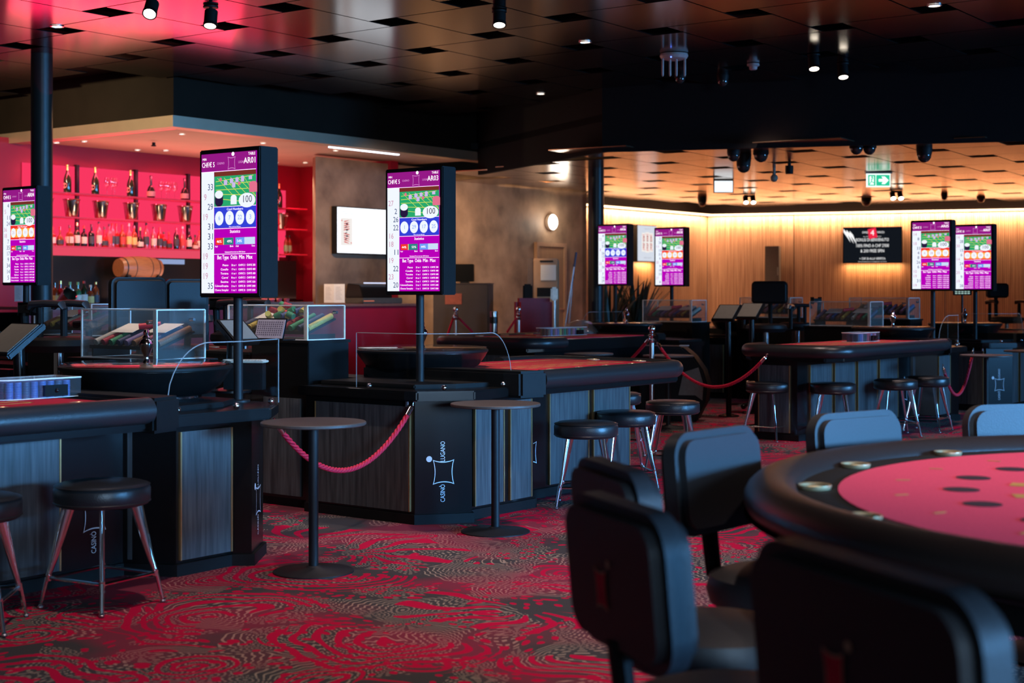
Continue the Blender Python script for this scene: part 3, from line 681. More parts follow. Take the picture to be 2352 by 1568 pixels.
# ================================================================ COCKTAIL TABLES
def make_cocktail(label):
    t = thing('cocktail_table', label, 'table', (0, 0, 0), 0, 'small round standing tables')
    b = MB(); b.lathe([(.001, .683), (.24, .683), (.245, .687), (.245, .697), (.242, .70), (.001, .70)], 56); b.build('tabletop', tabletop_m, t)
    b = MB(); b.lathe([(.07, .675), (.07, .683), (.001, .683)], 24); b.lathe([(.023, .01), (.023, .68)], 20); b.build('pole', darkmetal, t)
    b = MB(); b.lathe([(.188, 0), (.188, .006), (.18, .01), (.04, .022), (.03, .03), (.001, .03)], 56); b.build('base', darkmetal, t); return t
ct0 = make_cocktail('small round brown table in front of the left end of the rope')
for i, (px, d, lab) in enumerate([(720, 6.9, None), (1138, 8.05, 'small round brown table right of the printed emblem of the centre table'),
      (1352, 14.7, 'small round table behind the centre table felt, left of the rope post'), (1535, 14.25, 'small round table right of the chrome rope post'),
      (2265, 14.3, 'small round table in front of the right hanging rope'), (2362, 15.4, 'small round table cut off by the right frame edge')]):
    loc = ((px-1176)*d/F, d, 0)
    if i == 0: ct0.location = loc
    else: dup(ct0, loc, 0, lab)
# ================================================================ ROPES AND POSTS
def rope(pts3, sag, label, n=60, r=.013, ends=(1, 1)):
    a, c = Vector(pts3[0]), Vector(pts3[1]); mid = (a+c)/2
    t = thing('barrier_rope', label, 'rope', (mid.x, mid.y, 0), 0, None); off = Vector((mid.x, mid.y, 0))
    P = []
    for i in range(n+1):
        u = i/n; p = a.lerp(c, u); p.z -= sag*4*u*(1-u); P.append(p-off)
    # twisted strands
    L = (c-a).length; b = MB(); turns = max(6, L/.07)
    core = []
    for i, p in enumerate(P): core.append(p)
    k0 = int(n*.05) if ends[0] else 0; k1 = n-int(n*.05) if ends[1] else n
    for sN in range(3):
        pts = []
        m = 260
        for j in range(m+1):
            u = (k0+(k1-k0)*j/m)/n; p = a.lerp(c, u); p.z -= sag*4*u*(1-u)
            t1 = Vector(c-a); t1.z += -sag*4*(1-2*u); t1.normalize()
            sd = t1.cross(Vector((0, 0, 1))).normalized(); up = sd.cross(t1)
            an = 2*PI*(turns*u+sN/3)
            pts.append(p-off+(sd*math.cos(an)+up*math.sin(an))*r*.55)
        b.tube(pts, r*.62, 7)
    b.build('cord', rope_m, t, smooth=60)
    for flag, idx0, idx1, end in ((ends[0], 0, k0, 0), (ends[1], n, k1, 1)):
        if not flag: continue
        p, q = P[idx0], P[idx1]; dv = (p-q).normalized()
        b = MB(); b.tube([q-dv*.01, q+dv*.045], r*1.15, 14); b.tube([q+dv*.045, q+dv*.05, q+dv*.058], [r*1.15, r*.6, r*.5], 14); b.sphere(q+dv*.062, r*.62, 10)
        b.tube([q+dv*.06+Vector((0, 0, .012*math.sin(k*PI/5)))+dv*(.012*k/2) for k in range(6)], .004, 6)
        b.build('snap_hook', chrome, t)
    return t
hookA = SB(5.15, -5.51); hookB = SB(6.24, -5.48)
rope([W(630, 966, 7.45), W(951, 925, 8.28)], .31, 'twisted red rope hanging between the left and the centre gaming table')
def post(px, d, label, h=1.0):
    x = (px-1176)*d/F; t = thing('rope_post', label, 'stanchion', (x, d, 0), 0, 'chrome rope posts')
    b = MB(); b.lathe([(.0225, .01), (.0225, h-.12)], 20); b.build('pole', steel, t)
    b = MB(); b.lathe([(.15, 0), (.15, .008), (.12, .02), (.03, .03), (.024, .05)], 36); b.build('base', chrome, t)
    b = MB(); b.lathe([(.026, h-.16), (.032, h-.15), (.032, h-.135), (.022, h-.125), (.03, h-.10), (.034, h-.09), (.016, h-.075), (.02, h-.065), (.012, h-.06)], 24); b.build('collar', chrome, t)
    b = MB(); b.sphere((0, 0, h-.03), .034, 20); b.build('finial', chrome, t)
    return Vector((x, d, h-.13))
pM = post(1497, 13.9, 'chrome rope post standing behind the centre table, two red ropes hanging from it', .99)
rope([pM+Vector((.03, -.03, 0)), W(1765, 812, 12.7)], .36, 'twisted red rope curving down from the centre rope post to the right table')
rope([pM+Vector((-.03, 0, 0)), W(1395, 870, 14.6)], .03, 'twisted red rope leading from the centre rope post down to the left behind the table', ends=(1, 0))
rope([W(2166, 840, 13.9), W(2236, 800, 14.6)], .36, 'red rope hanging in a tight loop beside the rightmost stool')
pa = post(1047, 18.6, 'rope post in front of the brown podium', 1.12)
rope([pa+Vector((-.03, 0, 0)), W(1028, 770, 18.9)], .0, 'short red rope hanging left from the post at the podium', ends=(1, 0))
rope([pa+Vector((.03, 0, 0)), W(1085, 762, 18.9)], .0, 'short red rope hanging right from the post at the podium', ends=(1, 0))
pb = post(1191, 18.6, 'rope post against the concrete wall beside the black panel', 1.12)
rope([pb+Vector((-.02, 0, 0)), W(1165, 762, 18.2)], .0, 'short red rope hanging left from the post at the black panel', ends=(1, 0))
# ================================================================ ACRYLIC CHIP CASES
chipcols = {'white': (.62, .58, .5), 'red': (.55, .03, .06), 'violet': (.28, .2, .42), 'blue': (.06, .12, .38), 'brown': (.3, .12, .05), 'yellow': (.75, .55, .1), 'green': (.05, .35, .16), 'pink': (.7, .2, .3), 'black': (.03, .03, .035), 'navy': (.04, .07, .16)}
def chipmat(c):
    nm = c+'_chips'
    if nm in MATS: return MATS[nm]
    m = mat(nm, chipcols[c], .5, noise=.02); nt = m.node_tree
    wv = nt.nodes.new('ShaderNodeTexWave'); wv.bands_direction = 'Z'; wv.inputs['Scale'].default_value = 90
    tc = nt.nodes.new('ShaderNodeTexCoord'); nt.links.new(tc.outputs['Object'], wv.inputs[0])
    p = nt.nodes['Principled BSDF']; src = p.inputs['Base Color'].links[0].from_socket
    mx = nt.nodes.new('ShaderNodeMix'); mx.data_type = 'RGBA'; mx.blend_type = 'MULTIPLY'; mx.inputs[0].default_value = .5
    nt.links.new(src, mx.inputs[6]); nt.links.new(wv.outputs['Color'], mx.inputs[7]); nt.links.new(mx.outputs[2], p.inputs['Base Color'])
    return m
_cs = {}
def chip_stack(loc, col, h, tilt, where, label, group):
    key = (col, round(h, 3))
    if key not in _cs:
        b = MB(); r = .019; n = int(h/.0035)
        prof = [(.0001, 0)]
        for i in range(max(3, n//3)):
            z = h*i/max(3, n//3); dz = h/max(3, n//3); prof += [(r*.94, z), (r, z+dz*.2), (r, z+dz*.8), (r*.94, z+dz)]
        prof.append((.0001, h)); b.lathe(prof, 16); o = b.build('chip_stack', chipmat(col)); _cs[key] = o.data
    else: o = bpy.data.objects.new('chip_stack', _cs[key]); C.objects.link(o)
    o.location = loc; o.rotation_euler = tilt
    return tag(o, label, 'casino chips', group)
def chip_case(s, b_, z, L1, L2, h, where, k=0, papers=2, cols=None, nst=9):
    """near corner at (s,b_); extends L1 towards -b and L2 towards +s"""
    x, y = SB(s, b_); t = thing('chip_case', f'clear acrylic chip case {where}', 'chip case', (x, y, z), RZ, None)
    # local X = b, Y = s
    b = MB(); th = .006
    b.box(-L1, 0, 0, th, 0, h); b.build('front_pane', acry, t, smooth=0); b = MB(); b.box(-L1, 0, L2-th, L2, 0, h); b.build('back_pane', acry, t, smooth=0)
    b = MB(); b.box(-L1, -L1+th, th, L2-th, 0, h); b.build('end_pane', acry, t, smooth=0); b = MB(); b.box(-th, 0, th, L2-th, 0, h); b.build('end_pane', acry, t, smooth=0)
    b = MB(); b.box(-L1, 0, 0, L2*.45, h, h+th); b.build('lid', acry, t, smooth=0)
    b = MB(); e = .0045
    for X in (-L1, 0):
        for Y in (0, L2): b.box(X-e, X+e, Y-e, Y+e, 0, h)
    for Z in (.003, h):
        for Y in (0, L2): b.box(-L1, 0, Y-e*.7, Y+e*.7, Z-e*.7, Z+e*.7)
        for X in (-L1, 0): b.box(X-e*.7, X+e*.7, 0, L2, Z-e*.7, Z+e*.7)
    b.box(-.03, -.012, .0, .006, 0, h)
    b.build('edge_frame', acryedge, t, smooth=0)
    b = MB(); b.tube([(-.06, -.015, h*.75), (-.06, .02, h*.75)], .012, 12); b.tube([(-.085, .012, h*.75), (-.04, .012, h*.75)], .006, 8)
    b.tube([(.0, L2*.7, h*.8), (.03, L2*.7, h*.8)], .010, 12)
    b.build('lock', chrome, t)
    b = MB(); zt = h*.26
    TM = Matrix.Translation((0, .04, zt-.012)) @ Matrix.Rotation(math.radians(20), 4, 'X') @ Matrix.Translation((0, -.04, -zt+.012)); b.box(-L1+.03, -.03, .04, L2-.03, zt-.02, zt-.008, TM); b.box(-L1+.03, -.03, .03, .036, zt-.02, zt-.0)
    for X in (-L1+.04, -.05): b.box(X, X+.01, .04, L2-.04, 0.006, zt-.02)
    b.build('tray', blackm, t, smooth=0)
    cl = cols or ['white', 'violet', 'brown', 'red', 'brown', 'yellow', 'green', 'pink', 'black', 'navy', 'blue']
    R = Matrix.Rotation(RZ, 4, 'Z'); w0 = -L1+.06; step = (L1-.11)/(nst-1)
    for i in range(nst):
        c = cl[(i*3+k) % len(cl)]
        p = R @ Vector((w0+i*step, .05, zt+.015))+Vector((x, y, z))
        chip_stack(p, c, L2-.1, (-PI/2+math.radians(20), 0, RZ), where, f'{c} chip stack lying in the case {where}', f'chip stacks in the case {where}')
    for i in range(papers):
        bb = MB(); bb.box(-.09, .09, -.07, .07, 0, .0015); o = bb.build('paper_sheet', paper, smooth=0)
        p = R @ Vector((-L1*.70+i*L1*.46, L2*.55, zt+.095+.004*i))+Vector((x, y, z)); o.location = p; o.rotation_euler = (math.radians(20), 0.0, RZ+.06-.1*i)
        tag(o, f'{"left" if i == 0 else "right"} white paper in the case {where}', 'paper')
    if papers:
        bb = MB(); bb.tube([(0, 0, 0), (.12, .02, .012)], .017, 12); o = bb.build('marker_roll', mat('bright_red_plastic', (.7, .02, .04), .5)); o.location = R @ Vector((-L1*.55, L2*.5, zt+.105))+Vector((x, y, z)); o.rotation_euler = (0, 0, RZ+.6)
        tag(o, f'red roll in the case {where}', 'roll')
def desk(s, b_, L1, L2, ztop, label):
    x, y = SB(s, b_); t = thing('dealer_desk', label, 'desk', (x, y, 0), RZ, None)
    b = MB(); b.box(-L1, 0, 0, L2, .05, ztop-.02); b.build('body', blackp, t, .004, 0)
    b = MB(); b.box(-L1-.01, .01, -.01, L2+.01, ztop-.02, ztop); b.build('desktop', blackm, t, .004, 0)
    b = MB(); b.box(-L1, 0, .01, L2, 0, .05); b.build('plinth', blackm, t, smooth=0)
    return t
desk(5.22, -6.42, .78, .42, .93, 'low black desk carrying the left acrylic chip case')
chip_case(5.25, -6.46, .93, .66, .34, .275, 'on the desk behind the left roulette wheel', 0)
desk(6.33, -6.90, .50, .34, .93, 'black desk behind the glass of the left table')
dk = desk(6.33, -6.38, .50, .35, 1.012, 'tall black desk between the left and centre wheels')
b = MB(); b.box(-.38, -.06, -.012, 0, .07, .66); b.build('wood_panel', woodpanel, dk, smooth=0)
chip_case(6.34, -6.40, 1.012, .70, .32, .21, 'on the tall desk left of the centre wheel', 4, 1, ['yellow', 'green', 'blue', 'white', 'navy', 'red', 'yellow'], 9)
desk(6.33, -8.5, .72, .4, 1.0, 'black desk in the pit behind the left chip case')
chip_case(6.36, -8.52, 1.0, .66, .32, .22, 'behind the left dealer chairs', 2, 1)
desk(15.22, -6.7, .8, .42, .93, 'low black desk carrying the right acrylic chip case')
chip_case(15.24, -6.72, .93, .72, .34, .27, 'at the right, left of the AR05 screen', 1, 2, nst=11)
desk(16.1, -6.62, .78, .36, 1.0, 'black desk behind the right chip case')
chip_case(16.11, -6.64, 1.0, .72, .32, .24, 'behind the pole of the AR05 screen', 5, 1, nst=10)
desk(15.22, -8.95, .74, .42, .95, 'black desk left of the far dealer chair')
chip_case(15.24, -8.97, .95, .68, .34, .26, 'right of the spiky plants', 3, 2, nst=11)
desk(16.1, -8.1, .74, .36, 1.0, 'black desk behind the pair of dark terminals')
chip_case(16.11, -8.12, 1.0, .68, .32, .24, 'left of the far dealer chair', 6, 1, nst=10)
# brightly coloured loose chips heap in the centre case
x, y = SB(6.34, -6.40)
for i in range(12):
    p = Matrix.Rotation(RZ, 4, 'Z') @ Vector((-.46+.055*(i % 5)+.02*(i//5), .12+.05*(i//5), 1.012+.14+.03*(i//5)))+Vector((x, y, 0))
    chip_stack(p, ['yellow', 'green', 'blue', 'yellow', 'green', 'red'][i % 6], .05, (1.2, .3*(i % 3), i), '', 'short loose roll of chips heaped in the case on the tall desk', 'loose chip rolls in the centre case')
# low clear chip covers on the table tops
def chip_cover(s, b_, z, L, Wd, cols, label, where):
    x, y = SB(s, b_); t = thing('chip_cover', label, 'chip tray', (x, y, z), RZ, None)
    pts = [(-Wd/2, L/2), (-Wd/2, -L/2+Wd/2)]+[(-Wd/2*math.cos(a*PI/10), -L/2+Wd/2-Wd/2*math.sin(a*PI/10)) for a in range(1, 10)]+[(Wd/2, -L/2+Wd/2), (Wd/2, L/2)]
    b = MB(); b.prism(pts, .085, .091); b.build('cover_top', acry, t)
    b = MB(); n = len(pts); q = [(p[0]*.985, p[1]*.985) for p in pts]
    b.add([(p[0], p[1], 0) for p in pts]+[(p[0], p[1], .085) for p in pts], [(i, (i+1) % n, n+(i+1) % n, n+i) for i in range(n)]); b.build('cover_side', acry, t)
    b = MB(); b.tube([(p[0], p[1], .088) for p in pts]+[(pts[0][0], pts[0][1], .088)], .0035, 6); b.tube([(p[0], p[1], .003) for p in pts], .002, 6); b.build('cover_edge', acryedge, t)
    b = MB(); b.box(Wd/2, Wd/2+.015, L/2-.2, L/2-.08, .01, .06); b.sphere((Wd/2+.018, L/2-.14, .035), .01, 10); b.build('lock', blackp, t)
    R = Matrix.Rotation(RZ, 4, 'Z'); k = 0
    yy = -L/2+.07
    while yy < L/2-.03:
        for xx in (Wd/2-.035, Wd/2-.08, Wd/2-.125):
            p = R @ Vector((xx, yy, .002))+Vector((x, y, z)); c = cols[k % len(cols)]
            chip_stack(p, c, .075, (0, 0, 0), where, f'upright {c} chip stack under the clear cover {where}', f'upright chip stacks under the clear cover {where}')
        yy += .042; k += 1
chip_cover(3.95, -5.75, .829, .42, .2, ['blue', 'blue', 'navy', 'blue'], 'round-ended clear cover over blue chips on the left front table', 'on the left front table')
chip_cover(13.35, -6.0, .829, .5, .2, ['navy', 'blue', 'violet', 'black', 'black', 'red', 'red', 'violet', 'red', 'pink'], 'round-ended clear cover over coloured chips on the right table', 'on the right table')
chip_cover(13.3, -9.5, .829, .75, .2, ['brown', 'violet', 'brown', 'pink', 'violet', 'yellow', 'brown', 'green'], 'long clear cover over chips in front of the wheel at the plants', 'in front of the plants')
# printed sheet on its stand, keyboard, terminals
def sheet_stand(px, py0, py1, d, wpx, label):
    o = W(px, py1, d); t = thing('notice_board', label, 'board', o, RZ+.15, None); h = (py1-py0)*d/F; w = wpx*d/F
    M = Matrix.Rotation(math.radians(-18), 4, 'X'); b = MB(); b.box(-w/2, w/2, 0, .01, 0, h, M); b.build('panel', blackm, t, .003, 0)
    b = MB(); b.box(-w/2+.006, w/2-.006, -.002, 0, .006, h-.01, M); sh = b.build('printed_sheet', mat('lilac_paper', (.42, .36, .4), .6), t, smooth=0)
    b = MB()
    for r in range(7):
        for c in range(12): rect(b, -w/2+.015+c*(w-.03)/12, -w/2+.015+(c+.6)*(w-.03)/12, h-.03-r*(h-.04)/7, h-.022-r*(h-.04)/7, M, -.0025)
    b.build('printed_rows', mat('ink_violet', (.12, .09, .13), .7), sh, smooth=0, merge=False)
    b = MB(); b.box(-w/2, w/2, .0, .12, -.006, 0); b.build('foot', blackm, t, smooth=0)
sheet_stand(616, 728, 779, 8.72, 84, 'tilted board with a printed grey sheet leaning on the centre acrylic chip case')
def terminal(px, py, d, label, rz, w=.34, h=.24, base=.75, green=False):
    x = (px-1176)*d/F; z = HC-(py-HZ)*d/F; t = thing('touch_terminal', label, 'monitor', (x, d, base), rz, None)
    M = Matrix.Translation((0, 0, z-base)) @ Matrix.Rotation(math.radians(-52), 4, 'X')
    b = MB(); b.box(-w/2, w/2, 0, .035, -h/2, h/2, M); b.build('casing', blackp, t, .008, 0)
    b = MB(); b.box(-w/2+.02, w/2-.02, -.003, 0, -h/2+.02, h/2-.02, M); b.build('display', mat('grey_display', (.20, .19, .16), .25, noise=.04), t, smooth=0)
    b = MB(); b.tube([(0, .06, 0), (0, .05, z-base-.02)], .03, 14); b.lathe([(.11, 0), (.11, .012), (.03, .03)], 24, Matrix.Translation((0, .06, 0))); b.build('stand', blackp, t)
terminal(22, 776, 7.6, 'tilted touch terminal cut off by the left frame edge', -.75, .32, .26, .75)
terminal(548, 757, 8.15, 'dark tilted terminal behind the glass of the left table', .9, .2, .2, .75)
terminal(1668, 716, 15.5, 'dark tilted terminal left of the far dealer chair, left one of the pair', -.6, .26, .26, 0)
terminal(1722, 712, 15.9, 'dark tilted terminal right one of the pair in front of the far dealer chair', -.6, .26, .26, 0)
x, y = (555-1176)*8.0/F, 8.0
t = thing('keyboard', 'beige keyboard behind the pole of the AR01 screen', 'keyboard', (x, y, HC-(828-HZ)*8.0/F), RZ+.5)
b = MB(); b.box(-.12, .12, 0, .1, -.012, 0); b.build('casing', mat('beige_plastic', (.6, .5, .38), .5), t, .003, 0)
b = MB()
for r in range(4):
    for c in range(12): b.box(-.11+c*.0185, -.11+c*.0185+.014, .012+r*.021, .028+r*.021, 0, .004)
b.build('keys', mat('beige_keys', (.72, .63, .5), .5), t, smooth=0)
b = MB(); b.box(-.11, .11, .02, .08, -(HC-(828-HZ)*8.0/F)+.775, -.012); b.build('stand', blackm, t, smooth=0)
# dealer chairs
def dealer_chair(px, d, top_py, wpx, rz, label, arms=True, seat_z=.82, h=.34):
    x = (px-1176)*d/F; zt = HC-(top_py-HZ)*d/F; w = wpx*d/F
    t = thing('dealer_chair', label, 'chair', (x, d, 0), rz, None)
    def rbox(w_, h_, th, M, r=.05):
        pts = []
        for cx, cz, a0 in ((w_/2-r, h_/2-r, 0), (-w_/2+r, h_/2-r, 90), (-w_/2+r, -h_/2+r, 180), (w_/2-r, -h_/2+r, 270)):
            for k in range(6): a = math.radians(a0+90*k/5); pts.append((cx+r*math.cos(a), cz+r*math.sin(a)))
        bb = MB(); bb.prism(pts, -th/2, th/2, M @ Matrix.Rotation(PI/2, 4, 'X')); return bb
    rbox(w, h, .09, Matrix.Translation((0, .22, zt-h/2))).build('backrest', dealerleather, t, .025, 50, seg=3)
    b = MB(); b.tube([(0, .26, zt-h+.02), (0, .25, seat_z), (0, .12, seat_z-.05)], .025, 10); b.build('back_bar', blackm, t)
    b = MB(); b.lathe([(.001, seat_z-.09), (.2, seat_z-.09), (.23, seat_z-.05), (.225, seat_z-.015), (.19, seat_z), (.001, seat_z+.005)], 32); b.build('seat', dealerleather, t)
    b = MB(); b.tube([(0, 0, .05), (0, 0, seat_z-.08)], .03, 14); b.build('gas_lift', chrome, t)
    b = MB(); b.lathe([(.22, .30), (.228, .307), (.22, .314), (.212, .307), (.22, .30)], 32); b.tube([(-.21, 0, .307), (.21, 0, .307)], .008, 8); b.build('foot_ring', chrome, t)
    b = MB()
    for k in range(5):
        a = 2*PI*k/5; b.tube([(.03*math.cos(a), .03*math.sin(a), .09), (.28*math.cos(a), .28*math.sin(a), .05)], [.028, .016], 8)
    b.build('base', blackp, t)
    for k in range(5):
        a = 2*PI*k/5; b = MB(); b.sphere((.28*math.cos(a), .28*math.sin(a), .03), .03, 12); b.build('caster', blackp, t)
    if arms:
        for sgn in (-1, 1):
            b = MB(); X = sgn*(w/2+.06); b.tube([(sgn*.2, .05, seat_z-.06), (X, .05, seat_z-.05), (X, .05, seat_z+.18)], .022, 10); ar = b.build('armrest', blackm, t)
            b = MB(); b.tube([(X, -.13, seat_z+.17), (X, -.11, seat_z+.2), (X, .0, seat_z+.205), (X, .11, seat_z+.2), (X, .13, seat_z+.17)], [.02, .036, .036, .036, .02], 12, rx=.6); b.build('arm_pad', leather, ar)
    return t
dealer_chair(279, 9.9, 637, 138, PI+.75, 'black high-backed dealer chair left one of the pair below the bar shelves', seat_z=.9, h=.42)
dealer_chair(400, 10.75, 641, 104, PI+.6, 'black high-backed dealer chair right one of the pair, next to the AR01 screen', seat_z=.92, h=.42)
dealer_chair(1760, 16.6, 645, 84, -.35, 'black dealer chair with armrests in front of the wood wall', seat_z=.95, h=.26)
dealer_chair(1832, 17.35, 685, 30, -1.5, 'black dealer chair turned sideways right of the far one, armrests in view', seat_z=.95, h=.05)
dealer_chair(2312, 19.9, 650, 56, .25, 'black dealer chair at the right edge behind the AR07 screen', seat_z=.98, h=.2)
t = dealer_chair(135, 9.05, 700, 40, 1.2, 'black dealer chair seen sideways between the left chip case and the column, T-shaped armrest raised', seat_z=1.03, h=.05)
dealer_chair(560, 10.2, 690, 40, 1.0, 'black dealer chair hidden behind the AR01 pole, only its armrest showing', seat_z=1.03, h=.05)
# ================================================================ CARD TABLE IN FRONT
CX, CY = 2.14, 3.85
ft = thing('card_table', 'large round card table with red felt in the right foreground', 'gaming table', (CX, CY, 0), 0)
b = MB(); b.lathe([(.001, .70), (1.38, .70), (1.40, .71), (1.40, .748), (1.385, .752), (1.25, .752), (.001, .752)], 96); b.build('playing_surface', feltblack, ft)
b = MB(); b.lathe([(.001, .752), (1.262, .752), (1.262, .7555), (.001, .756)], 96); fe = b.build('felt', mat('haze_pink_felt', (.82, .09, .16), .95, spec=.1, nscale=220, noise=.12), ft)  # pink of haze and sheen on the red felt is in its colour
b = MB()
prof = [(1.445+.075*math.cos(a*PI/12), .738+.058*math.sin(a*PI/12)) for a in range(-12, 13)]
b.lathe([(p[0], p[1]) for p in prof[::-1]]+[(1.37, .70), (1.52, .70)], 96); b.build('padded_rail', mat('brown_black_leather', (.03, .02, .017), .38, spec=.5, nscale=160, bump=.1), ft)
b = MB(); b.lathe([(1.40, .60), (1.40, .70), (1.30, .70)], 64); b.build('apron', blackp, ft)
b = MB(); b.lathe([(.5, 0), (.5, .06), (.42, .08), (.40, .6), (.55, .70), (.001, .70)], 48); b.build('pedestal', blackp, ft)
ym = mat('felt_print_yellow', (.6, .32, .06), .8); b = MB()
b.lathe([(.60, .7562), (.612, .7562), (.612, .7568), (.60, .7568)], 96)
b.lathe([(.30, .7562), (.308, .7562), (.308, .7568), (.30, .7568)], 64)
import math as _m
for k in range(12):
    a = math.radians(100+k*18); M = Matrix.Translation((.78*math.cos(a), .78*math.sin(a), .7565)) @ Matrix.Rotation(a+PI/2, 4, 'Z')
    b.box(-.035, .035, -.025, .025, 0, .0006, M)
for k in range(10):
    a = math.radians(105+k*17); M = Matrix.Translation((1.10*math.cos(a), 1.10*math.sin(a), .7565)) @ Matrix.Rotation(a+.4, 4, 'Z')
    b.box(-.02, .02, -.005, .005, 0, .0006, M)
b.build('bet_layout', ym, fe, smooth=0)
for k in range(10):
    b = MB(); a = math.radians(95+k*17.5); b.lathe([(.001, .7563), (.048, .7563), (.05, .7572), (.001, .7573)], 24, Matrix.Translation((.93*math.cos(a), .93*math.sin(a), 0))); b.build('bet_spot', mat('dark_spot', (.03, .004, .01), .8), fe)
for (px, d) in ((1875, 4.13), (1957, 3.56), (1967, 4.64), (2168, 5.01), (2330, 3.05)):
    x, y = (px-1176)*d/F-CX, d-CY; r = math.hypot(x, y); x *= 1.325/r; y *= 1.325/r
    b = MB(); b.lathe([(.001, .754), (.03, .754), (.037, .757), (.040, .764), (.046, .7655), (.046, .760), (.043, .753)], 28, Matrix.Translation((x, y, 0))); b.build('cup_holder', brass, ft)
def lounge_chair(x, y, face, label, emblem=True, zt=.895, w=.45):
    """face = world direction the sitter looks"""
    f = Vector((*face, 0)).normalized(); rz = math.atan2(f.y, f.x)-PI/2   # local +Y = facing
    t = thing('casino_chair', label, 'chair', (x, y, 0), rz, 'padded chairs around the card table')
    h, th, r = .30, .085, .075
    pts = []
    for cx, cz, a0 in ((w/2-r, h/2-r, 0), (-w/2+r, h/2-r, 90), (-w/2+r, -h/2+r, 180), (w/2-r, -h/2+r, 270)):
        for k in range(7): a = math.radians(a0+90*k/6); pts.append((cx+r*math.cos(a), cz+r*math.sin(a)))
    M = Matrix.Translation((0, 0, zt-h/2)) @ Matrix.Rotation(math.radians(5), 4, 'X') @ Matrix.Rotation(PI/2, 4, 'X')
    b = MB(); b.prism(pts, -th/2, th/2, M); bk = b.build('backrest', chairleather, t, .022, 60, seg=4)
    b = MB(); b.tube([(0, -.02, zt-h+.03), (0, -.0, .47), (0, .12, .43)], .022, 10, rx=1.5); b.build('back_bar', blackm, t)
    b = MB(); b.lathe([(.001, .40), (.19, .40), (.215, .415), (.225, .45), (.215, .49), (.17, .505), (.001, .51)], 36, Matrix.Translation((0, .24, 0))); b.build('seat', chairleather, t)
    b = MB(); b.lathe([(.22, 0), (.22, .01), (.2, .018), (.05, .035), (.03, .06), (.028, .40)], 36, Matrix.Translation((0, .24, 0))); b.build('pedestal', blackm, t)
    b = MB(); b.lathe([(.17, .18), (.178, .187), (.17, .194), (.162, .187), (.17, .18)], 30, Matrix.Translation((0, .24, 0))); b.tube([(-.17, .24, .187), (.17, .24, .187)], .006, 8); b.build('foot_ring', chrome, t)
    if emblem:
        E = Matrix.Translation((0, 0, zt-h/2)) @ Matrix.Rotation(math.radians(5), 4, 'X')
        b = MB(); fill_poly(b, [(p[0]-.05, p[1]-.03) for p in star(.026, .034, .3)], E, -th/2-.0035); 
        # outline + fill
        o = b; o.v = []; o.f = []
        pts2 = star(.026, .038, .35)
        o.add([(-.03, -th/2-.003, -.02)]+[(p[0]-.03, -th/2-.003, p[1]-.02) for p in pts2], [(0, 1+i, 1+(i+1) % len(pts2)) for i in range(len(pts2))], E)
        o.build('emblem', mat('emblem_red', (.85, .01, .06), .7), bk, smooth=0)
        b = MB(); ring_poly(b, [(p[0]*1.08, p[1]*1.08) for p in pts2], .1, E, -th/2-.0032, -.03, -.02); disc(b, .012, .035, .0085, .0085, E, -th/2-.003)
        b.build('stitching', mat('emblem_tan', (.75, .5, .32), .7), bk, smooth=0)
    return t
lounge_chair(.522, 2.15, (.935, .355), 'black padded chair back with a red emblem, nearest in the right foreground', w=.57, zt=.912)
lounge_chair(.225, 2.88, (.94, .34), 'black padded chair at the card table with a red emblem, second from the front')
lounge_chair(.25, 3.52, (.96, .27), 'black padded chair at the card table half hidden behind the second one')
lounge_chair(.60, 4.40, (.76, -.65), 'blue-lit black chair at the card table whose whole front side shows', False)
lounge_chair(1.20, 5.17, (.60, -.80), 'blue-lit black chair behind the far side of the card table, left one', False, .885)
lounge_chair(1.89, 5.52, (.28, -.96), 'blue-lit black chair behind the card table at the right frame edge', False, .885)
# ================================================================ RED BAR
BW = -15.24
pinkback = emis('backlit_pink_panel', (1.0, 0.04, 0.125), .95)
def bs(px, b_=BW): return s_at(px, b_)
def bar_world(s, b_, z): x, y = SB(s, b_); return Vector((x, y, z))
joints = [bs(60), bs(175), bs(310), bs(430), bs(565), bs(604)]
R_ = Matrix.Rotation(RZ, 4, 'Z')
def SBbox(mb, s0, s1, b0, b1, z0, z1): mb.prism([SB(s0, b0), SB(s1, b0), SB(s1, b1), SB(s0, b1)], z0, z1)
sh = thing('bar_shelf_unit', 'backlit pink shelf unit on the red wall behind the bar, holding the bottles', 'shelf', (0, 0, 0))
sL, sR = bs(50), bs(606)
b = MB(); SBbox(b, sL, sR, BW, BW+.01, 1.84, 2.84); b.build('backlit_panel', pinkback, sh, smooth=0)
b = MB(); SBbox(b, bs(630), bs(655), BW, BW+.01, 1.80, 2.74); b.build('backlit_panel', pinkback, sh, smooth=0)
shelfm = mat('red_glass_shelf', (.65, .05, .1), .25, nscale=3, noise=.05)
levels = [1.86, 2.21, 2.50]
for z in levels:
    b = MB(); SBbox(b, sL, sR, BW, BW+.28, z-.018, z); b.build('shelf', shelfm, sh, .003, 0)
    b = MB(); SBbox(b, bs(628), bs(672), BW, BW+.30, z-.018-.02, z-.02); b.build('shelf', shelfm, sh, .003, 0)
for s in joints[1:4]+[sR]:
    b = MB(); SBbox(b, s-.03, s+.01, BW, BW+.05, 1.84, 2.86); b.build('upright', darkmetal, sh, smooth=0)
b = MB(); SBbox(b, sL, sR, BW, BW+.3, 1.74, 1.842); b.build('under_shelf_light', emis('pink_under_light', (1, .09, .16), .8), sh, smooth=0)
for i, (s0, s1) in enumerate(((sL, joints[1]), (joints[1], joints[2]), (joints[2], joints[3]), (joints[3], sR))):
    for z in levels:
        o = area('shelf_lamp', bar_world((s0+s1)/2, BW+.22, z+.27), bar_world((s0+s1)/2, BW+.02, z+.1), s1-s0-.1, .03, 3.0, (1, .06, .12))
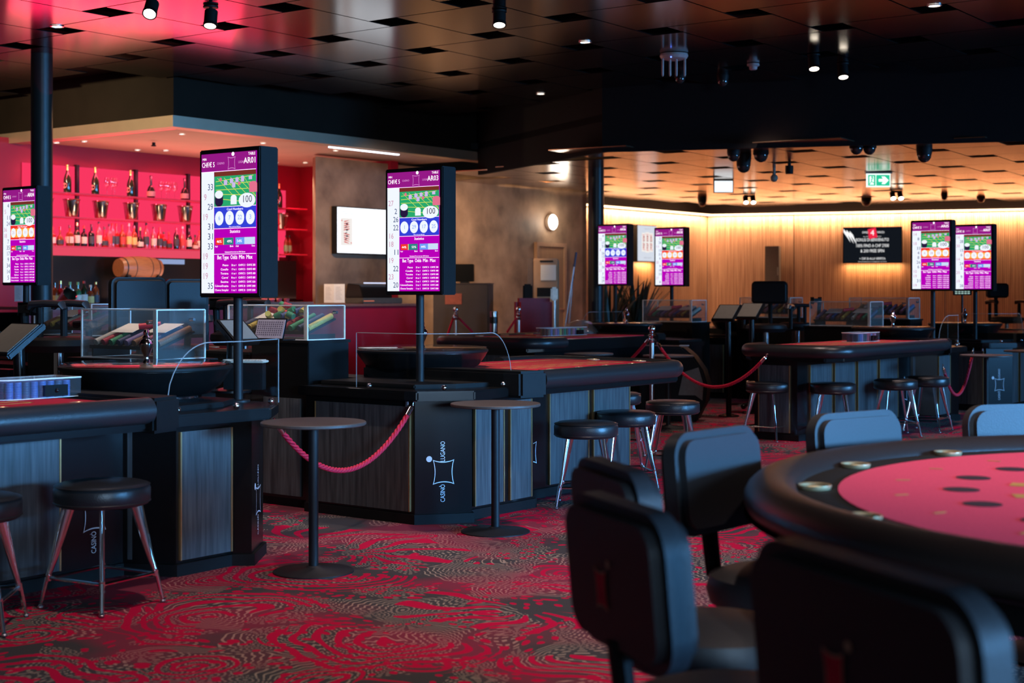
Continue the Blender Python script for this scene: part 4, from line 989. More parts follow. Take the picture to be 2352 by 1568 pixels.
# red wash on the walls beside the shelves
area('bar_red_wash', bar_world(8.6, -12.9, 2.9), bar_world(8.6, -15.2, 1.6), 1.2, .4, 11, (1, .05, .12))
area('bar_red_wash', bar_world(14.3, -14.3, 2.7), bar_world(14.5, -15.2, 1.4), .5, .3, 12, (1, .05, .12))
area('bar_red_ceiling_wash', bar_world(11.5, -14.6, 2.6), bar_world(11.5, -13.9, 3.1), 3.4, .4, 9, (1, .25, .2))
area('bar_ceiling_fill', bar_world(12.4, -14.0, 1.22), bar_world(12.4, -14.0, 3.0), 1.6, 4.6, 60, (1, .5, .38))  # hidden upward fill, added to light the bar ceiling evenly
spot('bar_downlight_lamp', bar_world(11.6, -13.9, 3.0), bar_world(11.6, -14.2, 1.2), 60, (1, .7, .5), 110)
spot('bar_downlight_lamp', bar_world(13.6, -13.9, 3.0), bar_world(13.6, -14.2, 1.2), 60, (1, .7, .5), 110)
# light thrown up to the ceiling by the red cove
area('cove_red_up', bar_world(9.3, -11.8, 3.0), bar_world(9.2, -11.0, 3.57), 2.5, .5, 14, (1, .02, .1))
# dark lower back wall + barrel
b = MB(); SBbox(b, bs(60), bs(640), BW+.02, BW+.35, 1.15, 1.74); struct(b.build('wall_bar', blackp, smooth=0))
t = thing('back_counter', 'dark work counter below the shelf unit of the bar', 'counter', (0, 0, 0))
b = MB(); SBbox(b, bs(60), bs(700), BW, BW+.6, 1.10, 1.15); b.build('countertop', blackp, t, .005, 0)
b = MB(); SBbox(b, bs(60), bs(700), BW+.03, BW+.55, .08, 1.10); b.build('cabinet', blackm, t, smooth=0)
b = MB(); SBbox(b, bs(60), bs(700), BW+.03, BW+.5, 0, .08); b.build('plinth', blackm, t, smooth=0)
p = bar_world(bs(330, -14.5), -14.6, 1.60)
b = MB(); b.tube([(-.30, 0, 0), (-.2, 0, 0), (0, 0, 0), (.2, 0, 0), (.30, 0, 0)], [.11, .135, .145, .135, .11], 24)
t = thing('wooden_barrel', 'small warm-lit wooden barrel lying on the bar back counter', 'barrel', p, RZ+PI/2)
b.build('staves', mat('barrel_oak', (.28, .11, .04), .4, nscale=8, stretch=(1, 12, 12), noise=.2), t)
b = MB()
for X in (-.24, -.12, .12, .24): b.lathe([(.118+.035*(1-abs(X)/.3)*.9, -.012), (.122+.035*(1-abs(X)/.3)*.9, 0), (.118+.035*(1-abs(X)/.3)*.9, .012)], 24, Matrix.Translation((X, 0, 0)) @ Matrix.Rotation(PI/2, 4, 'Y'))
b.build('hoops', darkmetal, t)
b = MB(); b.box(-.25, -.2, -.12, .12, -.45, -.09); b.box(.2, .25, -.12, .12, -.45, -.09); b.build('cradle', blackm, t)
point('barrel_lamp', bar_world(bs(330, -14.0), -13.9, 1.95), 4, WARM, .05)
t = thing('under_shelf_screen', 'small pale blue screen under the bar shelves above the barrel', 'screen', bar_world(bs(335), -14.75, 1.72), RZ+PI/2)
b = MB(); b.box(-.22, .22, 0, .02, -.06, .0); b.build('panel', emis('pale_blue_strip', (.35, .45, .75), .8), t, smooth=0)
b = MB(); b.box(-.23, .23, .02, .04, -.065, .005); b.build('casing', blackm, t, smooth=0)
# bottles ---------------------------------------------------------------
glassdk = mat('dark_green_glass', (.012, .025, .01), .08, spec=.6); glassbk = mat('black_glass', (.012, .01, .01), .1, spec=.6)
amber = mat('amber_liquor', (.22, .045, .012), .1, spec=.6); redl = mat('red_liquor', (.35, .01, .01), .12, spec=.6); clearb = mat('pale_pink_glass', (.42, .07, .10), .1, spec=.6)
greeng = mat('green_bottle', (.02, .12, .05), .1, spec=.6); teal = mat('teal_glass', (.2, .5, .42), .1, spec=.6); rose = mat('rose_glass', (.7, .25, .22), .1, spec=.6)
lab_w = mat('cream_label', (.7, .58, .45), .6); lab_y = mat('yellow_label', (.75, .5, .15), .6); lab_r = mat('red_label', (.55, .05, .04), .6); lab_d = mat('dark_label', (.05, .05, .06), .6); lab_g = mat('green_label', (.2, .45, .2), .6)
gold = mat('gold_foil', (.7, .45, .15), .3, .9); rosefoil = mat('pink_label', (.75, .32, .3), .6)
_bt = {}
def bottle(kind, glass, label_m, cap_m, loc, label, group, h=.30, r=.038):
    key = (kind, glass.name, label_m.name, cap_m.name, round(h, 3), round(r, 3))
    if key not in _bt:
        if kind == 'champagne': pr = [(.001, 0), (r*.95, 0), (r, .01), (r, h*.45), (r*.85, h*.56), (r*.45, h*.70), (r*.33, h*.82), (r*.33, h*.92)]; cap = [(r*.36, h*.72), (r*.36, h*.92), (r*.42, h*.93), (r*.42, h*.98), (r*.3, h), (.001, h)]
        elif kind == 'round': pr = [(.001, 0), (r*.9, 0), (r*1.1, .02), (r*1.15, h*.3), (r*.8, h*.48), (r*.3, h*.58), (r*.28, h*.85)]; cap = [(r*.36, h*.85), (r*.36, h), (.001, h)]
        elif kind == 'square': pr = [(.001, 0), (r*1.15, 0), (r*1.2, .008), (r*1.2, h*.55), (r*1.0, h*.62), (r*.32, h*.70), (r*.30, h*.86)]; cap = [(r*.38, h*.86), (r*.38, h), (.001, h)]
        elif kind == 'tall': pr = [(.001, 0), (r*.9, 0), (r*.92, .008), (r*.92, h*.62), (r*.7, h*.72), (r*.3, h*.80), (r*.28, h*.92)]; cap = [(r*.36, h*.9), (r*.36, h), (.001, h)]
        else: pr = [(.001, 0), (r, 0), (r*1.03, .008), (r*1.03, h*.55), (r*.9, h*.62), (r*.33, h*.72), (r*.30, h*.88)]; cap = [(r*.38, h*.87), (r*.38, h), (.001, h)]
        n = 4 if kind == 'square' else 18
        M = Matrix.Rotation(PI/4, 4, 'Z') if n == 4 else None
        t = thing('bottle', label, 'bottle', loc, RZ, group)
        b = MB(); b.lathe(pr, n, M); b.build('body', glass, t, .004 if n == 4 else 0)
        b = MB(); b.lathe(cap, 14); b.build('cap', cap_m, t)
        rr = r*1.2*.72 if n == 4 else r*1.045
        b = MB()
        if n == 4: b.box(rr*.15, rr+.012, -rr*.8, rr*.8, h*.14, h*.45); b.box(-rr*.8, rr*.8, -rr-.012, -rr*.3, h*.14, h*.45)
        elif kind == 'champagne': 
            for a0 in (-PI/2,):
                q = [(0, 0)]+[(math.cos(PI*2*k/16), math.sin(PI*2*k/16)) for k in range(16)]
                vs = [((r*1.03)*math.cos(a0+c*.8), (r*1.03)*math.sin(a0+c*.8), h*.25+s_*h*.1) for c, s_ in q]
                b.add(vs, [(0, 1+k, 1+(k+1) % 16) for k in range(16)])
        else: b.lathe([(rr, h*.14), (rr, h*.46)] if kind != 'round' else [(rr*1.12, h*.08), (rr*1.13, h*.3)], 18)
        b.build('label', label_m, t, smooth=40)
        _bt[key] = t; return t
    return dup(_bt[key], loc, RZ, label, group)
def sidx(px): return bs(px, BW+.15)
G1 = 'bottles on the lit bar shelves'
for i, (px, hh, kind) in enumerate([(155, .335, 'champagne'), (219, .335, 'champagne'), (300, .33, 'champagne'), (347, .28, 'round'), (424, .28, 'round'), (641, .33, 'champagne')]):
    where = ['leftmost on the top shelf', 'second from the left on the top shelf', 'third on the top shelf beside the upright', 'with rounded shoulders, fourth on the top shelf', 'with rounded shoulders left of the AR01 screen', 'alone on the short shelf right of the AR01 screen'][i]
    p = bar_world(sidx(px), BW+.15, 2.502 if i < 5 else 2.482)
    bottle(kind, glassdk if kind == 'champagne' else glassbk, rosefoil, gold if kind == 'champagne' else glassbk, p, 'dark champagne bottle '+where, G1, hh*1.02, .046)
bucket0 = None
bm_steel = mat('mirror_steel', (.5, .45, .4), .16, 1.0, nscale=12, noise=.25)
for i, px in enumerate([102, 163, 230, 300, 364, 424, 645]):
    lab = 'steel ice bucket '+['behind the column', 'leftmost on the middle shelf', 'second on the middle shelf', 'third, at the middle upright', 'fourth on the middle shelf', 'left of the AR01 screen', 'on the short shelf right of the AR01 screen'][i]
    p = bar_world(sidx(px), BW+.16, 2.212 if i < 6 else 2.192)
    if bucket0 is None:
        bucket0 = thing('ice_bucket', lab, 'ice bucket', p, RZ, 'ice buckets on the middle shelf')
        b = MB(); b.lathe([(.001, 0), (.068, 0), (.072, .01), (.098, .2), (.106, .208), (.104, .215), (.092, .205), (.06, .02), (.001, .015)], 28); b.build('body', bm_steel, bucket0)
        for sg in (-1, 1):
            b = MB(); b.sphere((sg*.118, 0, .175), .018, 12); b.tube([(sg*.09, 0, .175), (sg*.118, 0, .175)], .008, 8); b.build('handle', bm_steel, bucket0)
    else: dup(bucket0, p, RZ, lab)
row = [(121, .19, 'std', redl, lab_w, lab_r, 'red with a pale label beside the column'), (138, .20, 'round', amber, lab_d, redl, 'amber with a cork, left of the cream label'), (160, .22, 'square', amber, lab_w, lab_d, 'square amber with a black stopper'),
       (177, .25, 'std', glassdk, lab_w, gold, 'green with cream label, first upright'), (193, .22, 'std', glassbk, lab_w, lab_r, 'black with a wide cream label'), (210, .24, 'std', glassbk, lab_d, lab_d, 'black with a dark printed label'),
       (227, .27, 'tall', clearb, lab_w, lab_d, 'clear with a tiny white label'), (240, .22, 'round', redl, lab_d, lab_d, 'red with a dark round label'), (251, .25, 'std', clearb, lab_r, lab_d, 'clear rose left one behind the slanted band'), (258, .26, 'tall', clearb, lab_d, lab_r, 'clear rose thin one behind the slanted band'), (267, .26, 'std', redl, lab_d, lab_r, 'red with a slanted black band'),
       (281, .25, 'std', amber, lab_r, lab_r, 'amber with a dark red seal'), (296, .27, 'std', clearb, lab_y, lab_w, 'pale with a tall yellow label'), (308, .25, 'std', amber, lab_y, glassdk, 'green and yellow labelled at the middle upright'), (322, .23, 'round', glassbk, lab_w, lab_y, 'black bulbous with a shield label'),
       (336, .28, 'tall', clearb, lab_d, lab_d, 'clear slim with a dark base'), (353, .24, 'tall', clearb, lab_w, lab_d, 'clear with a cream square label'), (367, .24, 'tall', redl, lab_d, lab_r, 'slender red right of the cream square label'), (376, .19, 'std', redl, lab_d, lab_d, 'short dark red beside the round medallion one'), (388, .19, 'round', redl, lab_d, lab_r, 'round with a dark medallion'),
       (405, .245, 'tall', glassbk, lab_d, redl, 'black slim with a red neck'), (419, .26, 'tall', clearb, lab_r, lab_w, 'frosted pink slim with red print'), (434, .24, 'std', glassbk, lab_w, lab_d, 'black with a white band at the last upright'), (448, .17, 'round', amber, lab_w, lab_d, 'short round amber left of the AR01 screen'), (458, .22, 'tall', clearb, lab_w, lab_r, 'thin clear touching the AR01 screen edge')]
for px, h, kind, gm, lm, cm, desc in row:
    bottle(kind, gm, lm, cm, bar_world(sidx(px), BW+.15, 1.862), f'liquor bottle on the lowest lit shelf, {desc}', G1, h*1.15, .038)
for px, gm, hh, desc in ((634, teal, .2, 'with a teal label'), (657, greeng, .26, 'slim with a green label'), (665, greeng, .26, 'slim rightmost')):
    bottle('tall', amber if gm is greeng else redl, lab_g, glassdk, bar_world(sidx(px), BW+.15, 1.842), f'bottle on the lowest short shelf right of the AR01 screen, {desc}', G1, hh, .032)
# wine glasses clusters on the top shelf (clear)
for px, n, lab in ((258, 3, 'left'), (383, 4, 'right')):
    for k in range(n):
        t = tag(thing('wine_glass', '', '', bar_world(sidx(px-10+9*k), BW+.13+.03*(k % 2), 2.502), RZ), f'clear stemmed glass of the {lab} cluster on the top bar shelf', 'glass', f'clear glasses, {lab} cluster on the top shelf')
        b = MB(); b.lathe([(.032, 0), (.03, .004), (.004, .01), (.003, .09), (.012, .10), (.035, .13), (.038, .17), (.03, .22)], 18); b.build('glass', glassy('pink_glass', (1, .92, .93), .1), t)
# counter (red front)
bc = thing('bar_counter', 'bar counter with a plain red front, its right end at the centre screen', 'counter', (0, 0, 0))
s0, s1 = s_at(60, -12.7), s_at(955, -12.7)
b = MB(); SBbox(b, s0, s1, -12.72, -12.68, .06, 1.13); b.build('front_panel', redlam, bc, smooth=0)
b = MB(); SBbox(b, s0, s1+.01, -13.35, -12.66, 1.13, 1.16); b.build('countertop', mat('brown_counter', (.22, .09, .07), .35), bc, .004, 0)
b = MB(); SBbox(b, s1-.06, s1, -13.3, -12.72, .06, 1.13); SBbox(b, s0, s1, -13.3, -12.74, 0, .06); b.build('base', blackm, bc, smooth=0)
b = MB(); SBbox(b, s0, s1-.1, -13.3, -13.28, .1, 1.1); b.build('back_panel', blackm, bc, smooth=0)
# items on the counter
cb = [(126, .24, 'tall', amber, lab_y, glassdk), (139, .26, 'std', redl, lab_y, gold), (161, .25, 'std', greeng, lab_g, lab_g), (179, .25, 'std', greeng, lab_w, lab_g), (193, .26, 'tall', glassdk, lab_w, lab_r), (208, .22, 'std', amber, lab_y, lab_w), (220, .25, 'tall', amber, lab_d, gold)]
names = ['slim amber, beside the column', 'red with a yellow label', 'green, behind the tilted bucket', 'green with a peach label', 'dark with a white label and red cap', 'amber with a yellow label', 'dark slim touching the chair back']
for (px, h, kind, gm, lm, cm), nm in zip(cb, names):
    bottle(kind, gm, lm, cm, bar_world(s_at(px, -12.95), -12.95, 1.162), f'bottle in the row on the bar counter, {nm}', 'bottles on the bar counter', h, .037)
o = dup(bucket0, bar_world(s_at(141, -12.8), -12.8, 1.20), RZ, 'small steel bucket tipped over in front of the bottles on the bar counter', 'ice buckets on the counter', (.75, .75, .8)); o.rotation_euler = (.0, 1.0, RZ)
bottle('tall', teal, lab_g, lab_w, bar_world(s_at(397, -12.95), -12.95, 1.162), 'teal glass bottle on the bar counter left of the AR01 screen', 'bottles on the bar counter', .26, .045)
bottle('std', rose, mat('turquoise_label', (.1, .5, .5), .6), lab_w, bar_world(s_at(417, -12.95), -12.95, 1.162), 'rose glass bottle with a turquoise label on the bar counter', 'bottles on the bar counter', .21, .045)
t = thing('goblet', 'stemmed clear goblet right of the rose bottle on the bar counter', 'glass', bar_world(s_at(436, -12.95), -12.95, 1.162), RZ)
b = MB(); b.lathe([(.035, 0), (.03, .004), (.005, .012), (.004, .06), (.02, .07), (.055, .11), (.058, .15), (.045, .19)], 24); b.build('glass', glassy('goblet_glass', (.9, .85, .85), .12), t)
def menu(px0, px1, py0, py1, d, lab):
    w = (px1-px0)*d/F; h = (py1-py0)*d/F; t = thing('menu_card', lab, 'menu', W((px0+px1)/2, py1, d), -.2)
    for sg in (-1, 1):
        M = Matrix.Rotation(sg*.12, 4, 'Z'); b = MB(); b.box(min(0, sg*w/2), max(0, sg*w/2), 0, .004, 0, h, M); pg = b.build('page', paper, t, smooth=0)
        b = MB()
        for r in range(9): rect(b, sg*w*.25-w*.17, sg*w*.25+w*(.05+.1*((r*7) % 3)/3), h*(.82-.08*r), h*(.835-.08*r), M, -.001)
        b.build('print', mat('grey_print', (.35, .3, .28), .8), pg, smooth=0, merge=False)
dC = bar_world(s_at(768, -12.8), -12.8, 0).y
menu(742, 792, 652, 695, dC, 'open menu card standing on the red bar counter')
dM = bar_world(s_at(60, -12.8), -12.8, 0).y
menu(30, 72, 655, 692, dM, 'open menu card standing on the bar counter below the AR04 screen')
t = thing('cash_register', 'black register with a slanted top on the red bar counter', 'register', bar_world(s_at(850, -13.0), -13.0, 1.16), RZ+PI/2)
b = MB(); b.box(-.30, .45, -.16, .16, 0, .075); b.build('base', mat('grey_black_plastic', (.07, .07, .065), .35), t, .01, 0)
b = MB(); b.prism([(-.16, .075), (.16, .075), (.12, .26), (-.10, .24)], -.3, .26, Matrix.Rotation(PI/2, 4, 'Z') @ Matrix.Rotation(PI/2, 4, 'X')); b.build('head', blackp, t, .01, 0)
b = MB(); b.box(-.26, .30, -.15, -.13, .255, .27); b.build('light_edge', emis('cool_edge', (.7, .75, 1), 1.2), t, smooth=0)
b = MB(); b.box(-.29, -.1, -.165, -.16, .03, .04); b.build('indicator', emis('red_led', (.9, .25, .15), .7), t, smooth=0)
t = thing('sink_tray', 'shallow tray with small items at the left end of the red bar counter', 'tray', bar_world(s_at(650, -12.95), -12.95, 1.16), RZ+PI/2)
b = MB(); b.box(-.45, .4, -.12, .12, 0, .03); b.build('tray', mat('brown_tray', (.25, .13, .1), .4), t, .004, 0)
b = MB(); 
for k in range(4): b.lathe([(.001, .03), (.03, .03), (.035, .07), (.001, .075)], 12, Matrix.Translation((-.3+.12*k, 0, 0)))
b.build('bowls', clearb, t)
# red folded panels right of the shelves
b = MB(); SBbox(b, bs(662), bs(715), BW+.02, BW+.06, 1.2, 1.82); tag(b.build('wall_cabinet', mat('dark_red_lacquer', (.16, .004, .014), .35), smooth=0), 'dark red cabinet front below the short shelf right of the AR01 screen', 'cabinet')
# bar downlights
dl_e = emis('downlight_lens', (1, .85, .7), 12)
def downlight(px, py, zc, lab, grp, m=dl_e, r=.035):
    d = (zc-HC)*F/(HZ-py); p = W(px, py, d); t = thing('ceiling_downlight', lab, 'ceiling light', p, 0, grp)
    b = MB(); b.lathe([(r, 0), (r*1.3, 0), (r*1.3, -.006), (r*1.02, -.008), (r, 0)], 20); b.build('ring', steel, t)
    b = MB(); b.lathe([(.001, -.002), (r*.98, -.002), (r*.98, 0), (.001, 0)], 20); b.build('lens', m, t)
    return p
for px, py, nm in ((130, 327, 'at the column'), (194, 324, 'leftmost but one, beside the column'), (418, 307, 'nearest the soffit corner'), (316, 344, 'left one above the shelf edge'), (381, 345, 'above the shelf edge'), (604, 328, 'above the AR01 screen'), (771, 345, 'left of the light tube'), (634, 373, 'right of the AR01 screen'), (701, 373, 'farthest right')):
    downlight(px, py, 3.088, 'small round downlight in the bar ceiling, '+nm, 'downlights in the bar ceiling')
t = thing('light_tube', 'white glowing light tube in the bar ceiling near the soffit edge', 'ceiling light', W(838, 344, 1.77*F/(HZ-344)), RZ+PI/2)
b = MB(); b.box(-.62, .62, -.02, .02, -.02, .0); b.build('tube', emis('cool_tube', (.75, .85, 1), 6), t, smooth=0)
b = MB(); b.box(-.64, .64, -.03, .03, 0, .012); b.build('housing', steel, t, smooth=0)
for px, py, lab in ((353, 327, 'left'), (743, 365, 'right')):
    d = 1.77*F/(HZ-py); t = thing('ceiling_sensor', f'tiny dark sensor in the bar ceiling, the {lab} one', 'sensor', W(px, py, d))
    b = MB(); b.lathe([(.02, 0), (.02, -.03), (.03, -.035), (.03, -.045), (.001, -.05)], 14); b.build('body', blackm, t)
# ================================================================ WALL SCREENS
def wall_screen(px0, py0, px1, py1, nvec, d, lab, m, w, h, rz):
    o = W((px0+px1)/2, (py0+py1)/2, d); t = thing('wall_screen', lab, 'screen', o, rz)
    b = MB(); b.box(-w/2-.012, w/2+.012, .004, .06, -h/2-.012, h/2+.012); b.build('casing', blackp, t, .004, 0)
    b = MB(); b.box(-w/2, w/2, 0, .005, -h/2, h/2); s = b.build('display', m, t, smooth=0)
    b = MB(); b.box(-.1, .1, .06, .10, -.1, .1); b.build('wall_bracket', blackm, t, smooth=0)
    return t, s
def card(parent, x, z, w, h, M=Matrix.Identity(4)):
    b = MB(); rect(b, x-w/2, x+w/2, z-h/2, z+h/2, M, -.002); b.build('playing_card', emis('card_white', (.9, .85, .82), 1.0), parent, smooth=0)
    b = MB()
    for sg in (-1, 1):
        for k in range(5): 
            z0 = z+sg*h*(.04+.075*k); b.add([(x-w*.28+.02*k*w, -.003, z0), (x+w*(.22-.03*k), -.003, z0+sg*h*.05), (x+w*.28, -.003, z0+sg*h*.09), (x-w*.2, -.003, z0+sg*h*.045)], [(0, 1, 2, 3)])
        b.add([(x-sg*w*.4-.06*w, -.003, z+sg*h*.4), (x-sg*w*.4, -.003, z+sg*h*.43), (x-sg*w*.4+.06*w, -.003, z+sg*h*.4), (x-sg*w*.4, -.003, z+sg*h*.37)], [(0, 1, 2, 3)])
    b.build('card_print', emis('card_red', (.75, .05, .03), .9), parent, smooth=0)
    b = MB()
    for k in range(6):
        z0 = z-h*.3+k*h*.11; b.add([(x-w*.15+(k % 2)*.14*w, -.0035, z0), (x+w*.02+(k % 2)*.14*w, -.0035, z0+h*.03), (x+w*.05, -.0035, z0+h*.07), (x-w*.1, -.0035, z0+h*.045)], [(0, 1, 2, 3)])
    b.build('card_print', emis('card_black', (.03, .03, .06), 1), parent, smooth=0)
# on concrete wall: plane b=-13.5, facing +n
def on_b(px, py, b_, off=0): s = s_at(px, b_); x, y = SB(s, b_); return Vector((x, y, HC-(py-HZ)*y/F)), s
pA, sA = on_b(775, 475, -13.45); pB_, sB_ = on_b(775, 580, -13.45)
hT = pA.z-pB_.z; wT = hT*16/9
cen = (pA+pB_)/2+Vector((UX, UY, 0))*wT/2
t = thing('wall_screen', 'large white screen with a playing card on the brown concrete wall', 'screen', cen, RZ+PI/2)
b = MB(); b.box(-wT/2-.012, wT/2+.012, .004, .09, -hT/2-.012, hT/2+.012); b.build('casing', blackp, t, .004, 0)
b = MB(); b.box(-wT/2, wT/2, 0, .005, -hT/2, hT/2); sc_ = b.build('display', emis('white_screen', (.9, .93, 1.0), 1.6), t, smooth=0)
card(sc_, -wT*.34, -.02, .22, .36)
b = MB()
for k in range(2): rect(b, -wT*.42, -wT*.2, hT*(.40-.045*k), hT*(.415-.045*k), Matrix.Identity(4), -.001)
for k in range(8): rect(b, -wT*.05, wT*.3-.05*(k % 3), hT*(.2-.06*k), hT*(.207-.06*k), Matrix.Identity(4), -.001)
b.build('fine_print', emis('pale_grey_print', (.6, .62, .68), 1), sc_, smooth=0, merge=False)
tt = t
# white portrait screen with cards, on the left wood wall b=-14
pA, s_ = on_b(1465, 517, -13.9); pB_, _ = on_b(1465, 599, -13.9); hT = pA.z-pB_.z; wT = .62
cen = (pA+pB_)/2+Vector((UX, UY, 0))*wT/2
t = thing('wall_screen', 'white upright screen with several playing cards on the wood wall behind the AR08 screen', 'screen', cen, RZ+PI/2)
b = MB(); b.box(-wT/2-.012, wT/2+.012, .004, .09, -hT/2-.012, hT/2+.012); b.build('casing', blackp, t, .004, 0)
b = MB(); b.box(-wT/2, wT/2, 0, .005, -hT/2, hT/2); sc_ = b.build('display', emis('white_screen_far', (.75, .8, .9), .9), t, smooth=0)
for k in range(3): card(sc_, -.12+.12*k, .02, .13, .36-.03*abs(k-1))
b = MB(); put_text(b, 'CASINO LUGANO', 0, -hT*.42, .03, Matrix.Identity(4), -.002); put_text(b, 'Giocare con noi', 0, hT*.40, .028, Matrix.Identity(4), -.002); b.build('lettering', emis('grey_print_far', (.3, .32, .38), 1), sc_, smooth=0, merge=False)
# black advert screen on the right wood wall
nR = Vector((-dR.y, dR.x)); nR = -nR if nR.dot(Vector((0, -1))) < 0 else nR
def on_wall(px, off):
    # intersect the ray with the right wall line shifted towards the room
    p0 = Vector(cB)+nR*off; r = (px-1176)/F
    # p0 + t dR : x = r y
    tt_ = (r*p0.y-p0.x)/(dR.x-r*dR.y); return p0+dR*tt_
rzR = math.atan2(dR.y, dR.x)
q0 = on_wall(1936, .12); q1 = on_wall(2072, .12); c = (q0+q1)/2; wT = (q1-q0).length; hT = 83*c.y/F
t = thing('wall_screen', 'black advertising screen with white bonus text on the right wood wall', 'screen', (c.x, c.y, HC-(562.5-HZ)*c.y/F), rzR)
b = MB(); b.box(-wT/2, wT/2, .004, .1, -hT/2, hT/2); b.build('casing', blackp, t, .004, 0)
b = MB(); b.box(-wT/2+.012, wT/2-.012, 0, .005, -hT/2+.012, hT/2-.012); sc_ = b.build('display', emis('black_screen', (.006, .008, .012), 1), t, smooth=0)
I4 = Matrix.Identity(4); b = MB()
for i, (s_, z, size, fw) in enumerate((('BONUS DI BENVENUTO', .065, .1, wT*.56), ("100% FINO A CHF 2'000", -.035, .1, wT*.56), ('& 200 FREE SPIN', -.125, .1, wT*.4), ('+ CHF 20 ALLA VERIFICA', -.25, .07, wT*.44))):
    put_text(b, s_, 0, z*hT/.62, size*hT/.62*.75, I4, -.002, font_w=fw)
put_text(b, 'SWISS', -wT*.12, .2*hT/.62, .055, I4, -.002, font_w=wT*.1); put_text(b, 'WIN.CH', wT*.14, .2*hT/.62, .055, I4, -.002, font_w=wT*.12); put_text(b, '4', 0.0, .165*hT/.62, .14, I4, -.004)
put_text(b, 'by CASINO LUGANO', 0, .14*hT/.62, .02, I4, -.002, font_w=wT*.3); put_text(b, 'Informazioni e condizioni sul sito', 0, -.29*hT/.62, .018, I4, -.002, font_w=wT*.48)
for k in range(3):
    x = -wT*.49+k*.055; z = hT*.38-k*.02
    b.add([(x, -.002, z+.05), (x+.06, -.002, z-.02), (x+.13, -.002, z-.20), (x+.05, -.002, z-.08), (x, -.002, z-.01)], [(0, 1, 2, 3, 4)])
b.build('lettering', emis('advert_white', (.95, .95, .95), 1.1), sc_, smooth=0, merge=False)
b = MB(); b.add([(x, -.003, z) for x, z in ((-.08, .27*hT/.62), (.06, .30*hT/.62), (.09, .13*hT/.62), (-.06, .10*hT/.62))], [(0, 1, 2, 3)]); b.build('red_mark', emis('advert_red', (.8, .02, .06), 1.1), sc_, smooth=0)
wl = on_wall(2004, .12); z_ = HC-(606-HZ)*wl.y/F
o = area('picture_lamp', (wl.x, wl.y, z_-.02), (wl.x+nR.x*-.3, wl.y+nR.y*-.3, z_-.6), 1.0, .05, 11, (1, .55, .22)); o.rotation_euler = (0, 0, rzR)
o.rotation_euler = (math.radians(25), 0, rzR)
wl2, _ = on_b(1490, 606, -13.9); o = area('picture_lamp', wl2, wl2-Vector((0, 0, 1)), .5, .05, 8, (1, .55, .22)); o.rotation_euler = (math.radians(25), 0, RZ+PI/2)
# tall grey cabinet on the right wood wall
q0 = on_wall(1757, .25); q1 = on_wall(1789, .25); c = (q0+q1)/2; ww = (q1-q0).length
t = thing('tall_cabinet', 'tall narrow grey cabinet standing against the right wood wall behind the dealer chair', 'cabinet', (c.x, c.y, 0), rzR)
zt = HC-(565-HZ)*c.y/F; b = MB(); b.box(-ww/2, ww/2, 0, .2, 0, zt); b.build('body', mat('grey_cabinet', (.07, .06, .06), .5), t, .005, 0)
b = MB(); b.box(ww/2-.03, ww/2-.015, -.01, 0, zt*.75, zt*.82); b.build('handle', steel, t, smooth=0)
# ================================================================ CONCRETE WALL THINGS
p, s_ = on_b(1270, 510, -13.5); t = thing('wall_lamp', 'round white glowing lamp on the concrete wall above the door', 'lamp', p, RZ+PI/2)
b = MB(); b.sphere((0, 0, 0), .118, 28, 1, Matrix.Scale(.35, 4, (0, 1, 0))); b.build('diffuser', emis('lamp_white', (1, .95, .85), 7), t)
b = MB(); b.lathe([(.001, -.06), (.125, -.06), (.13, -.03), (.125, 0), (.115, 0), (.001, -.01)], 30, Matrix.Rotation(PI/2, 4, 'X')); b.build('rim', mat('lamp_rim', (.6, .55, .5), .4), t)
point('wall_lamp_light', p+Vector((UY, -UX, 0))*.18, 9, (1, .9, .75), .1)
p0, sA = on_b(1229, 555, -13.53); p1, sB_ = on_b(1297, 560, -13.53)
t = thing('door_1', 'brown door in a wooden frame in the concrete wall', 'door', (p0.x, p0.y, 0), RZ+PI/2); struct(t)
dw = sB_-sA; dh = HC-(556-HZ)*p0.y/F
b = MB(); b.box(.06, dw-.06, -.02, .02, 0, dh-.06); b.build('door_leaf', mat('door_brown', (.30, .17, .09), .5, nscale=5, stretch=(6, 6, .5)), t, smooth=0)
b = MB(); b.box(0, .06, -.04, .02, 0, dh); b.box(dw-.06, dw, -.04, .02, 0, dh); b.box(.06, dw-.06, -.04, .02, dh-.06, dh); b.build('door_frame', mat('door_frame_brown', (.34, .2, .12), .5), t, smooth=0)
b = MB(); b.tube([(dw-.12, -.02, 1.05), (dw-.12, -.06, 1.05), (dw-.24, -.06, 1.05)], .01, 8); b.build('door_handle', steel, t)
spot('wall_wash', W(1130, 400, 19.5), on_b(1080, 640, -13.56)[0], 380, (1.0, .66, .38), 100, .1, 1.0)
spot('wall_wash', W(1280, 380, 20.5), on_b(1320, 560, -13.56)[0], 220, (1.0, .66, .38), 90, .1, 1.0)
spot('wall_wash', W(860, 375, 17.0), on_b(800, 620, -13.56)[0], 170, (1.0, .68, .42), 90, .1, 1.0)
